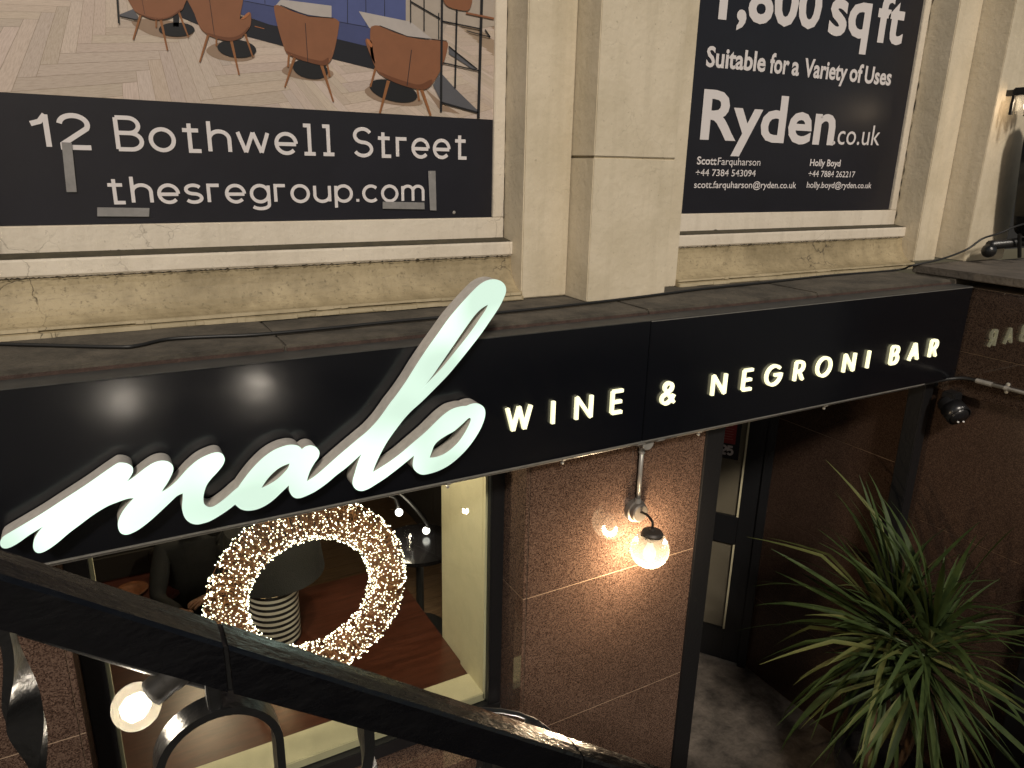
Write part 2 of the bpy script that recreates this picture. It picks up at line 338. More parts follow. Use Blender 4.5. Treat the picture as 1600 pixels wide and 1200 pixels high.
class Lettering:
    """flat or proud lettering on a plane facing -Y"""
    def __init__(s, G): s.G = G
    def word(s, text, x0, x1, z0, cap, w, y, proud=.0015, gap=.2, space=.38, mb=None, into=None):
        # centre-line layout, fitted to the width x0..x1 (outer edges)
        adv = 0; pos = []
        for ch in text:
            if ch == ' ': adv += space; continue
            g = s.G[ch]; pos.append((adv, g)); adv += g[0]+gap
        tot = adv-gap; sx = (x1-x0-w)/tot if tot > 0 else cap
        one = mb is None; mb = mb or MB(); k = 0
        for a, g in pos:
            if into: mb = MB()
            for st in g[1]:
                pts = [((x0+w/2)+(a+px)*sx, z0+w/2+pz*(cap-w)) for px, pz in st]
                L, Q = ribbon(pts, w); n = len(L); yy = y-.00018*(k % 7); k += 1
                fr = [(v.x, yy-proud, v.y) for v in L]+[(v.x, yy-proud, v.y) for v in Q]; bk = [(v[0], yy+.0004, v[2]) for v in fr]
                fs = [(i, i+1, n+i+1, n+i) for i in range(n-1)]
                N = 2*n; fs += [(i+1, i, N+i, N+i+1) for i in range(n-1)]+[(n+i, n+i+1, N+n+i+1, N+n+i) for i in range(n-1)]+[(0, n, N+n, N), (n-1, N+n-1, N+2*n-1, 2*n-1)]
                mb.add(fr+bk, fs)
            if into: mb.build('letter', into[0], into[1], fix=False)
        return mb
GL = Lettering(glyphs()); GS = Lettering(glyphs(True))

# ================================================================== SETTING
FLOOR = 0.0
PAVE = mat('street_paving', (.10, .095, .09), .85, noise=.4, nscale=3, bump=.4, bscale=40)
CONC = mat('worn_concrete_floor', (.20, .165, .135), .85, noise=.78, nscale=5.5, bump=.9, bscale=22)
struct(MB().box(-80, 80, -90, -.35, H-1.75, H-1.52).build('pavement', PAVE))
struct(MB().box(-80, -1.2, -.35, 2.46, H-1.75, H-1.524).build('landing', PAVE))
struct(MB().box(4.9, 80, -.349, 2.74, H-1.75, H-1.522).build('pavement', PAVE))
struct(MB().box(4.6, 4.9, -.349, 1.55, 0, H-1.523).build('area_side_wall', PAVE))
struct(MB().box(-1.2, 4.6, -.35, 5.0, -.2, 0).build('basement_floor', CONC))
struct(MB().box(-1.2, 4.6, -.5, -.35, -.2, H-1.525).build('retaining_wall', mat('dark_retaining_masonry', (.05, .045, .04), .9, noise=.5, nscale=5, bump=.5)))
st = bpy.data.objects.new('stair', None); C.objects.link(st); st['kind'] = 'structure'; st.location = (-.4, .3, H-1.6)
STEP = mat('stone_step', (.11, .10, .09), .85, noise=.4, nscale=6, bump=.4)
for i in range(12):
    x0 = -.32+i*.285; zt = H-1.53-.2145*i
    MB().box(x0 if i else -1.2, x0+.285+.02, -.34, .97, max(zt-.5, 0.001), zt).build('step', STEP, st, bevel=.006)

# ------------------------------------------------------------------ upper facade
uf = thing('upper_facade', (2.2, 3.1, H-.62), 'cream painted stone upper facade with pilasters and two poster filled windows', 'building')
TOP = 1.75
def part(n): 
    o = bpy.data.objects.new(n, None); C.objects.link(o); o.location = uf.location; adopt(o, uf); o.matrix_parent_inverse = Matrix.Translation(-Vector(uf.location)); return o
def pilaster(x0, x1, yf, zb, joint):
    core = MB().box(x0+.004, x1-.004, yf+.006, 3.4, H+zb, H+TOP).build('pilaster', GRIME, uf)
    for z0, z1 in ((zb, joint-.0025), (joint+.0025, TOP)):
        MB().box(x0, x1, yf, 3.398, H+z0, H+z1).build('stone_block', CREAM, core, bevel=.004)
pilaster(1.965, 2.435, 2.775, -.625, .025)
pilaster(4.95, 5.41, 2.755, -.565, 1.6)
pilaster(-1.08, -.622, 2.775, -.62, .025)
for x0, x1, zb in ((1.712, 1.963, -.62), (2.437, 2.662, -.62), (4.715, 4.948, -.58), (5.412, 5.62, -.565), (-.62, -.37, -.62)):
    B(x0, x1, 2.95, 3.399, zb, TOP).build('wall_strip', CREAM, uf, bevel=.005)
B(-4, -1.082, 2.95, 3.39, -.62, TOP).build('wall_strip', CREAM, uf)
def bay(x0, x1, wn):
    # cavetto apron with two small fillets
    pr = [(3.3, H-.43), (3.06, H-.43)]
    for i in range(9):
        t = i/8*math.pi/2; pr.append((3.055-.115*(1-math.cos(t)), H-.432-.153*math.sin(t)))
    pr += [(2.938, H-.588), (2.938, H-.597), (2.946, H-.599), (2.926, H-.604), (2.926, H-.6205), (3.3, H-.6205)]
    MB().profile_x(pr, x0+.001, x1-.001).build('apron_moulding', GRIME, uf)
    for yf_, za, zb_ in ((2.934, -.586, -.5975), (2.9225, -.603, -.6205)):
        xx = x0+.006
        while xx < x1-.02:
            xe = min(xx+random.choice((.03, .07, .12, .2, .3)), x1-.01); j_ = random.uniform(-.0012, .0012)
            MB().box(xx, xe-random.uniform(.0006, .0024), yf_+j_, yf_+.0032, H+zb_+random.choice((0, 0, .002, .004)), H+za+j_).build('fillet', MOULD, uf); xx = xe
    w = MB().box(x0+.001, x1-.001, 3.132, 3.2, H-.366, H-.258).build('window', TIMBER, uf, bevel=.004)
    MB().profile_x([(3.045, H-.364), (3.043, H-.372), (3.043, H-.42), (3.05, H-.43), (3.29, H-.43), (3.29, H-.352), (3.13, H-.3525)], x0+.001, x1-.001).build('sill', TIMBER, w)
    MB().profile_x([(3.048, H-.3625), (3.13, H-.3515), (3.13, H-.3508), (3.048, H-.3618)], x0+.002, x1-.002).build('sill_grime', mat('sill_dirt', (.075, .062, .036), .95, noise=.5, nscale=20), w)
    jag = MB(); n_ = 260; top_ = []; 
    for i in range(n_+1): top_.append((x0+.01+(x1-x0-.02)*i/n_, H-.4285+random.uniform(-.0035, .003), random.choice((.0003, .0008, .0016, .0028))))
    jag.add([(a, 3.0424, z+c) for a, z, c in top_]+[(a, 3.0424, z-c) for a, z, c in top_], [(i, i+1, n_+2+i, n_+1+i) for i in range(n_)])
    jag.build('caulk_crack', mat('crack_shadow', (.03, .024, .016), .9), w)
    for a, b in ((x0+.001, x0+.05), (x1-.058, x1-.001)):
        MB().box(a, b, 3.134, 3.2, H-.2575, H+TOP).build('stile', TIMBER, w, bevel=.003)
    # grime line and lost paint along the rail foot
    g = MB()
    xx = x0+.1
    while xx < x1-.1:
        ln = random.uniform(.03, .16); h = random.uniform(.003, .011)
        n = 7; top = [(xx+ln*i/n, H-.357+h*random.uniform(.3, 1)*math.sin(math.pi*i/n)) for i in range(n+1)]
        g.add([(a, 3.1305, b) for a, b in top]+[(a, 3.1305, H-.3655) for a, b in top], [(i, i+1, n+2+i, n+1+i) for i in range(n)])
        xx += ln+random.uniform(.08, .42)
    g.build('paint_loss', mat('bare_dark_timber', (.02, .016, .013), .9), w)
    return w
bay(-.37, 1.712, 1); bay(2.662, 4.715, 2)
MB().box(-4, 7.5, 3.4, 3.6, H-.62, H+TOP).build('backing_wall', mat('dark_room_behind', (.02, .02, .02), .9), uf)
# dark crack where timber meets plaster
def crack(x, y, z0, z1, w=.003):
    n = 46; m_ = MB(); L = []
    for i in range(n+1):
        z = z0+(z1-z0)*i/n; dx = random.uniform(-.004, .004); ww = w*random.choice((.2, .5, 1, 1.3)); L.append((x+dx, z, ww))
    m_.add([(a-c, y, H+b) for a, b, c in L]+[(a+c, y, H+b) for a, b, c in L], [(i, i+1, n+2+i, n+1+i) for i in range(n)])
    return m_
for xs in (1.7075, 4.7105):
    mm_ = MB(); n = 60; L = []
    for i in range(n+1):
        z = -.36+(TOP+.36)*i/n; L.append((3.128+random.uniform(-.006, .002), z, .0025*random.choice((.2, .6, 1, 1.6))))
    mm_.add([(xs, a-c, H+b) for a, b, c in L]+[(xs, a+c, H+b) for a, b, c in L], [(i, i+1, n+2+i, n+1+i) for i in range(n)])
    o = mm_.build('crack', mat('crack_shadow', (.03, .024, .016), .9), uf)
    o.location.x -= .0 

# ------------------------------------------------------------------ ledge
lg = thing('stone_ledge', (2, 2.7, H-.66), 'dark weathered stone ledge running above the black sign', 'ledge')
xs = [-4, -1.4, .52, 2.115, 3.24, 4.43]
for a, b in zip(xs[:-1], xs[1:]):
    dz = random.uniform(-.003, .003)
    yj = random.uniform(-.005, .005); sb_ = MB().box(a+.0012, b-.0012, 2.512+yj, 3.1, H-.66, H-.6215+dz).build('stone_slab', STONE, lg, bevel=.006)
    MB().box(a+.004, b-.004, 2.505+yj, 2.5118+yj, H-.661, H-.633).build('slab_nosing', REDST, sb_, bevel=.003)
MB().box(-4, 4.44, 2.535, 3.1, H-.80, H-.661).build('bed_course', REDST, lg)

# ------------------------------------------------------------------ posters
def poly_px(mb, pts, Y):
    P = [PY(x, y, Y) for x, y in pts]; tri = tessellate_polygon([[Vector((p.x, p.z, 0)) for p in P]])
    mb.add([(p.x, p.y, p.z) for p in P], [tuple(t) for t in tri]); return mb
YP = 3.15
po = thing('letting_poster', (.7, YP, H-.25), 'wide poster with cafe photo above black band reading 12 Bothwell Street', 'poster')
zb = .1795
MB().box(-.36, 1.656, YP, YP+.004, H-.256, H+TOP-.02).build('vinyl_sheet', PRINTB, po)
PC = {}
def pcol(n, r, g, b, k=.92):
    return mat('print_'+n, tuple(min(c*k, .9) for c in srgb(r, g, b)), .45, noise=.12, nscale=14)
FL = bpy.data.materials.new('print_oak_floor'); FL.use_nodes = True
n = FL.node_tree; p = n.nodes['Principled BSDF']; p.inputs['Roughness'].default_value = .45
at = n.nodes.new('ShaderNodeAttribute'); at.attribute_name = 'Col'; uv = n.nodes.new('ShaderNodeUVMap'); mp = n.nodes.new('ShaderNodeMapping'); mp.inputs['Scale'].default_value = (.7, 5, 1)
tx = n.nodes.new('ShaderNodeTexNoise'); tx.inputs['Scale'].default_value = 2.2; tx.inputs['Detail'].default_value = 7; tx.inputs['Roughness'].default_value = .65
mx = n.nodes.new('ShaderNodeMix'); mx.data_type = 'RGBA'; mx.blend_type = 'MULTIPLY'; mx.inputs['Factor'].default_value = .75
rp = n.nodes.new('ShaderNodeValToRGB'); rp.color_ramp.elements[0].position = .33; rp.color_ramp.elements[0].color = (.74, .71, .68, 1); rp.color_ramp.elements[1].position = .58
for a, b in ((uv.outputs[0], mp.inputs[0]), (mp.outputs[0], tx.inputs[0]), (tx.outputs[0], rp.inputs[0]), (at.outputs['Color'], mx.inputs['A']), (rp.outputs[0], mx.inputs['B']), (mx.outputs['Result'], p.inputs['Base Color'])): n.links.new(a, b)
def printed_floor():
    O = (90, 100); V2 = (1180, 52); V1 = (165, -245); k2, k1 = .0248, .05
    def pr(s, t):
        w = 1+s*k2+t*k1
        return ((O[0]+s*k2*V2[0]+t*k1*V1[0])/w, (O[1]+s*k2*V2[1]+t*k1*V1[1])/w, w)
    area = [(-12, -70), (790, -70), (772.5, 187.2), (-12, 143.1)]
    def clip(poly):
        for i in range(4):
            a, b = Vector(area[i]), Vector(area[(i+1) % 4]); out = []
            def ins(q): return (b.x-a.x)*(q[1]-a.y)-(b.y-a.y)*(q[0]-a.x) >= 0
            for j in range(len(poly)):
                q0, q1 = poly[j-1], poly[j]
                if ins(q0) != ins(q1):
                    d0 = (b.x-a.x)*(q0[1]-a.y)-(b.y-a.y)*(q0[0]-a.x); d1 = (b.x-a.x)*(q1[1]-a.y)-(b.y-a.y)*(q1[0]-a.x); t = d0/(d0-d1)
                    out.append(tuple(q0[k]+(q1[k]-q0[k])*t for k in range(4)))
                if ins(q1): out.append(q1)
            poly = out
            if len(poly) < 3: return []
        return poly
    bm = bmesh.new(); cl = bm.loops.layers.float_color.new('Col'); ul = bm.loops.layers.uv.new('UVMap'); Ln = 7; gp = .012
    for j in range(-22, 60):
        for q in range(-6, 8):
            for kind in (0, 1):
                if kind == 0: s0, s1, t0, t1 = j+2*Ln*q, j+2*Ln*q+Ln, j, j+1
                else: s0, s1, t0, t1 = j, j+1, j-2*Ln+1+2*Ln*q, j-Ln+1+2*Ln*q
                cs = [(s0+gp, t0+gp), (s1-gp, t0+gp), (s1-gp, t1-gp), (s0+gp, t1-gp)]
                P = [pr(*c) for c in cs]
                if min(c[2] for c in P) < .12: continue
                ulen = (0, Ln, Ln, 0) if kind == 0 else (0, 0, Ln, Ln); vlen = (0, 0, 1, 1) if kind == 0 else (0, 1, 1, 0)
                off = random.uniform(0, 50)
                Q = clip([(P[i][0], P[i][1], ulen[i]+off, vlen[i]+off) for i in range(4)])
                if len(Q) < 3: continue
                v = random.uniform(.86, 1.05); colr = (.55*v*random.uniform(.98, 1.02), .455*v, .385*v*random.uniform(.96, 1.05), 1)
                try: f = bm.faces.new([bm.verts.new(PY(c[0], c[1], YP-.0012)) for c in Q])
                except ValueError: continue
                for l, c in zip(f.loops, Q): l[cl] = colr; l[ul].uv = (c[2], c[3])
    me = bpy.data.meshes.new('printed_floor'); bm.to_mesh(me); bm.free(); me.materials.append(FL)
    o = bpy.data.objects.new('printed_floor', me); C.objects.link(o); adopt(o, po)
poly_px(MB(), [(-12, -70), (790, -70), (771, 187.2), (-12, 143.1)], YP-.0006).build('photo_ground', pcol('seam', 160, 140, 120), po, fix=False)
printed_floor()
lay = [YP-.0020]
def pp(name, M, *polys):
    for q in polys: poly_px(MB(), q, lay[0]).build(name, M, po, fix=False)
    lay[0] -= .00035
def bar(a, b, w0, w1=None):
    a, b = Vector(a), Vector(b); w1 = w1 or w0; d = (b-a).normalized(); nn = Vector((-d.y, d.x))
    return [tuple(a+nn*w0/2), tuple(b+nn*w1/2), tuple(b-nn*w1/2), tuple(a-nn*w0/2)]
def ell(cx, cy, rx, ry, rot=0): return [(cx+rx*math.cos(t)*math.cos(rot)-ry*math.sin(t)*math.sin(rot), cy+rx*math.cos(t)*math.sin(rot)+ry*math.sin(t)*math.cos(rot)) for t in (2*math.pi*i/28 for i in range(28))]
def sm(q, s=()): return [(v.x, v.y) for v in catmull([Vector((a, b)) for a, b in q], 4, True, s)]
TAN, TAND, TANL = pcol('tan_leather', 140, 92, 64), pcol('tan_leather_shade', 112, 68, 44), pcol('tan_leather_light', 178, 112, 70)
NAVY, BLU, BLUL = pcol('navy_plinth', 26, 27, 36), pcol('blue_banquette', 70, 78, 122), pcol('blue_banquette_back', 82, 92, 142)
BLK, MARB, LEGW, PALE, GREYS = pcol('black_steel', 24, 24, 28), pcol('marble', 186, 178, 174), pcol('oak_leg', 146, 96, 58), pcol('pale_wall', 176, 164, 152), pcol('grey_shelf', 92, 92, 98)
SHAD = pcol('floor_shadow', 152, 128, 108)
pp('printed_shadow', SHAD, sm([(205, 34), (250, 30), (300, 44), (290, 60), (240, 56)]), sm([(322, 78), (350, 66), (398, 86), (380, 96), (340, 92)]), sm([(440, 110), (470, 96), (520, 112), (505, 126), (462, 122)]), sm([(570, 140), (610, 128), (660, 158), (640, 166), (590, 158)]), [(663, 137), (690, 160), (719, 178), (688, 173)])
pp('printed_wall', PALE, [(628, -70), (780, -70), (776, 40), (753, 44), (700, 36), (686, 62), (674, 60), (641, 36), (632, 32)])
pp('printed_plinth', NAVY, [(284, -10), (300, 6), (420, 36), (527, 59), (573, 70), (592, 74), (592, 110), (519, 92), (442, 72), (390, 58), (308, 38), (280, 26)])
pp('printed_banquette', BLU, [(288, -70), (634, -70), (634, 32), (600, 30), (592, 76), (573, 72), (527, 61), (420, 38), (375, 22), (298, 4)])
pp('printed_back', BLUL, [(300, -70), (634, -70), (634, 32), (600, 26), (580, 43), (530, 34), (438, 12), (375, 0)])
pp('printed_seam', NAVY, bar((543, -60), (543, 36), 1), bar((571, -60), (572, 40), 1), bar((600.6, -60), (601, 26), 1), bar((413, -60), (414, 6), 1), bar((375, 0), (438, 12), .8), bar((530, 34), (579, 43), .8))
pp('printed_table', MARB, [(439, -1), (518, 9), (518, 28), (481, 23), (431, 8)], [(560.6, 17.5), (641.6, 34), (674, 60), (667, 62), (634, 56), (604.5, 46), (577.5, 44), (573, 37)])
pp('printed_handle', TANL, bar((398, 41), (413, 45), 1))
pp('printed_table_base', BLK, ell(276, 46, 28, 11), ell(370, 76, 30.5, 14, .1), ell(485, 108, 28, 15, .2), ell(614.6, 142, 38.5, 16, .26), bar((275, 16), (275, 42), 9))
pp('printed_shelf', GREYS, [(186, 23), (208, 14), (216, 26), (214, 31), (187, 25)], [(676.5, 133), (688, 112.5), (710, 137), (746, 172), (744, 175.5), (690, 160)], [(701, 72), (746, 108), (740, 109), (701, 84)])
pp('printed_leg', LEGW, bar((220, 22), (208, 62), 4, 2.4), bar((251, 30), (261.6, 78.6), 4, 2.4), bar((279, 18), (294.6, 58.6), 3.6, 2), bar((244, 30), (244, 43), 2.5),
   bar((325, 55), (312, 97), 4, 2.4), bar((361, 62), (373.6, 117), 4.4, 2.4), bar((383, 53), (395, 89), 3.6, 2), bar((338, 58), (338, 72), 2.5),
   bar((460.5, 89), (445, 136.5), 4.6, 2.4), bar((502, 100), (521, 159), 5, 2.4), bar((451.5, 84), (450, 105), 3), bar((511, 98), (515, 120), 3))
pp('printed_leg', LEGW, bar((607, 126), (593.5, 176.6), 5.4, 3), bar((658.5, 139), (673, 180.8), 5, 3.4), bar((587, 106), (578.6, 136), 3.6, 2.5), bar((652, 138), (655, 157), 3))
CH = [[(200, -20), (207, 12), (218, 22), (234, 29), (248, 31), (264, 28), (280, 19), (288, 8), (289, -20)],
      [(292, -20), (304, 22), (312, 42), (320, 51), (330, 57), (346, 62), (362, 64), (376, 59), (388, 46), (392, 36), (392, 21), (388, 19), (378, 28), (374.6, 30), (374, -20)],
      [(428, 11), (431, 8), (438, 9), (456, 17), (481, 25), (503, 27), (521, 28), (529, 33), (530, 38), (525, 67.5), (519, 90), (512, 100), (503, 102), (481, 97), (460.5, 90), (449, 84), (443.6, 74), (436, 49.5), (430, 25)],
      [(578.6, 47), (583, 40.5), (593, 40.5), (613.5, 49.5), (636, 57), (663, 62), (688, 62), (698, 65), (699.7, 72), (694.5, 94.5), (685.5, 115), (674, 133), (665, 139.5), (654, 139.5), (634, 135), (611, 126), (595.5, 117), (587.6, 108), (579, 83)]]
pp('printed_chair', TAN, sm(CH[0]), sm(CH[1], (11, 13)), sm(CH[2]))
pp('printed_chair', TAN, sm(CH[3]), sm([(571, 65), (574, 60), (581, 66), (583, 80), (586, 100), (577.5, 83)]))
def shrink(q, k, dx, dy):
    cx = sum(a for a, b in q)/len(q); cy = sum(b for a, b in q)/len(q); return [((a-cx)*k+cx+dx, (b-cy)*k+cy+dy) for a, b in q]
pp('printed_chair_shade', TAND, sm([(214, 20), (234, 26), (250, 28), (266, 25), (282, 14), (280, 19), (264, 28), (248, 31), (234, 29)]), sm([(322, 51), (346, 57), (364, 58), (378, 52), (388, 42), (388, 46), (376, 59), (362, 64), (346, 62)]), sm([(447, 80), (462, 85), (482, 91), (503, 95), (513, 90), (512, 100), (503, 102), (481, 97), (460.5, 90)]), sm([(592, 112), (612, 120), (636, 128), (656, 132), (674, 124), (674, 133), (665, 139.5), (654, 139.5), (634, 135), (611, 126)]))
pp('printed_piping', NAVY, bar((477, 36), (481, 97), .9), bar((643, 78), (636, 134), 1.1), bar((326, -10), (335, 55), .8), bar((221, -5), (226, 22), .6), bar((438, 8), (482, 25), 1.2), bar((482, 25), (521, 28), 1.2), bar((593, 40), (637, 57), 1.2), bar((637, 57), (698, 64), 1.2))
pp('printed_chair_light', TANL, sm([(380, 26), (388, 19), (390, 22), (382, 29), (376, 30)]), sm([(573, 62), (576, 62), (582, 70), (580, 74), (575, 68)]))
pp('printed_steel', BLK, bar((181.5, -30), (185.4, 36.5), 2.4), bar((187, 25), (214, 31), 1.4), bar((641.6, -40), (641.6, 35), 2), bar((662.6, -40), (662.6, 48), 2), bar((685.5, 20), (685.5, 61), 1.6), bar((691, -40), (689, 174.5), 3.6), bar((715, -40), (711, 138), 3), bar((754, -40), (747.4, 185), 4.4),
   bar((641.6, 2), (688, 29), 2), bar((691, 33), (751, 45), 2.2), bar((692, 98), (748.5, 110.5), 2), bar((701, 72), (746, 108), 1.6), bar((690, 160), (747, 176), 2.6), bar((758, 46), (766, 58), 2), bar((729, 48), (766, 58), 1.6))
pp('printed_far_chair', TAN, sm([(695, -10), (735, -10), (734, 14), (720, 16), (697, 8)]), bar((728, 20), (772, 29), 3))
# lettering of poster 1
def U(x, y, Y): p_ = PY(x, y, Y); return p_.x, p_.z
yl = YP-.0012
GS.word('12', U(44, 200, yl)[0], U(146, 235, yl)[0], H+.004, .124, .0168, yl, gap=.26, into=(PRINTW, po))
GS.word('Bothwell', U(179, 210, yl)[0], U(525, 240, yl)[0], H+.003, .124, .0146, yl, gap=.24, into=(PRINTW, po))
GS.word('Street', U(551, 225, yl)[0], U(731, 245, yl)[0], H+.001, .122, .0146, yl, gap=.24, into=(PRINTW, po))
GS.word('thesregroup.com', U(166, 300, yl)[0], U(663, 305, yl)[0], H-.186, .106, .0128, yl, gap=.235, into=(PRINTW, po))
for i, (a, b, c, d, lb) in enumerate([((96, 222), (112, 223), (120, 300), (104, 300), 'grey tape strip running down from the number on the address poster'),
    ((152, 324), (233.5, 325), (233, 338.5), (152, 338), 'grey tape strip under the start of the website line'),
    ((669, 267), (680.5, 267), (682, 329), (672, 328.5), 'upright grey tape strip right of the website line'),
    ((598, 315), (663, 316.5), (663.5, 327), (598, 326), 'grey tape strip stuck under the com of the website')]):
    Pq = [PY(*q, YP-.008) for q in (a, b, c, d)]
    o = MB().hexa([Pq[3], Pq[2], Pq[2]+Vector((0, .001, 0)), Pq[3]+Vector((0, .001, 0)), Pq[0], Pq[1], Pq[1]+Vector((0, .001, 0)), Pq[0]+Vector((0, .001, 0))]).build('tape_strip', TAPE)
    tag(o, lb, 'tape', 'tape strips on the poster')
q = PY(709.5, 332, YP-.003); sm_ = MB().lathe([(0, -.004), (.006, -.003), (.008, 0)], q, (0, 1, 0), 12).build('fixing_screw', COND, po)

p2 = thing('letting_board', (3.6, YP, H-.25), 'narrow black poster with large white agent lettering and contact details', 'poster')
MB().box(2.712, 4.655, YP, YP+.004, H-.2555, H+TOP-.02).build('vinyl_sheet', mat('dark_vinyl', (.011, .011, .018), .34, noise=.3, nscale=2, bump=.25, bscale=3.5), p2)
def px_word(txt, xl, yl_, xr, yr, ytop_l, w, yy, mb, gap=.2, space=.38, G=GL):
    a = PY(xl, yl_, yy); b = PY(xr, yr, yy); t = PY(xl, ytop_l, yy)
    z0 = (a.z+b.z)/2; G.word(txt, a.x, b.x, z0, t.z-a.z, w, yy, gap=gap, space=space, into=(PRINTW, p2))
def px_words(items, w, name, G=GL):
    mb = MB()
    for it in items: px_word(*it[:6], w, yl, mb, gap=it[6] if len(it) > 6 else .26, G=G)
def small_text(s, xl, yb, xr, ybr, ytop, bold, split=False, capf=.69):
    a = PY(xl, yb, yl); b = PY(xr, ybr, yl); t = PY(xl, ytop, yl)
    cu = bpy.data.curves.new('contact_lettering', 'FONT'); cu.body = s; cu.offset = bold; cu.resolution_u = 3
    o = bpy.data.objects.new('contact_lettering', cu); C.objects.link(o); bpy.context.view_layer.update()
    dg = bpy.context.evaluated_depsgraph_get(); me = bpy.data.meshes.new_from_object(o.evaluated_get(dg)); bpy.data.objects.remove(o)
    xs_ = [v.co.x for v in me.vertices]; x0_, x1_ = min(xs_), max(xs_); hh = (t.z-a.z)/capf
    for v in me.vertices:
        u = (v.co.x-x0_)/(x1_-x0_); v.co = (a.x+(b.x-a.x)*u, yl-.001, a.z+(b.z-a.z)*u + v.co.y*hh)
    me.materials.clear(); me.materials.append(PRINTW)
    if split:
        bm = bmesh.new(); bm.from_mesh(me); seen = set()
        for v in bm.verts:
            if v in seen: continue
            st2 = [v]; isl = []
            while st2:
                q_ = st2.pop()
                if q_ in seen: continue
                seen.add(q_); isl.append(q_); st2 += [e.other_vert(q_) for e in q_.link_edges]
            ix = {q_: i for i, q_ in enumerate(isl)}; fc_ = {f for q_ in isl for f in q_.link_faces}
            MB().add([tuple(q_.co) for q_ in isl], [tuple(ix[w_] for w_ in f.verts) for f in fc_]).build('letter', PRINTW, p2, fix=False)
        bm.free(); return
    o = bpy.data.objects.new('contact_lettering', me); C.objects.link(o); adopt(o, p2); o['kind'] = 'stuff'
for a_ in (('1,800', 1122, 27, 1280, 44, -50, .027), ('sq', 1293, 51, 1356, 58, -30, .027), ('ft', 1366, 63, 1408, 68, -13, .026),
    ('Suitable', 1102.5, 103, 1195, 111.5, 72, .027), ('for', 1201.5, 113, 1231.5, 115.5, 83, .027), ('a', 1236, 116, 1247.5, 118, 87, .027), ('Variety', 1255, 119, 1322, 126, 91, .027), ('of', 1326, 126, 1346, 129, 98, .027), ('Uses', 1349.5, 129, 1391, 133, 103, .027),
    ('Ryden', 1093.5, 215.5, 1301.5, 225, 140, .023), ('.co.uk', 1300.5, 225.5, 1373, 227, 193, .0)): small_text(*a_, split=True)
small_text('Scott', 1088.5, 256.4, 1119, 257.5, 244.6, .022); small_text('Farquharson', 1121, 257.6, 1187.5, 258.8, 246, .0)
small_text('+44 7384 543094', 1086.5, 274.6, 1180, 275.8, 264, .006)
small_text('scott.farquharson@ryden.co.uk', 1084, 293.6, 1243.5, 294, 283, .008)
small_text('Holly Boyd', 1265, 259, 1312.5, 260, 248.6, .022)
small_text('+44 7884 262217', 1262.5, 276, 1335, 277, 266.5, .008)
small_text('holly.boyd@ryden.co.uk', 1260, 293.4, 1361, 294, 284, .010)

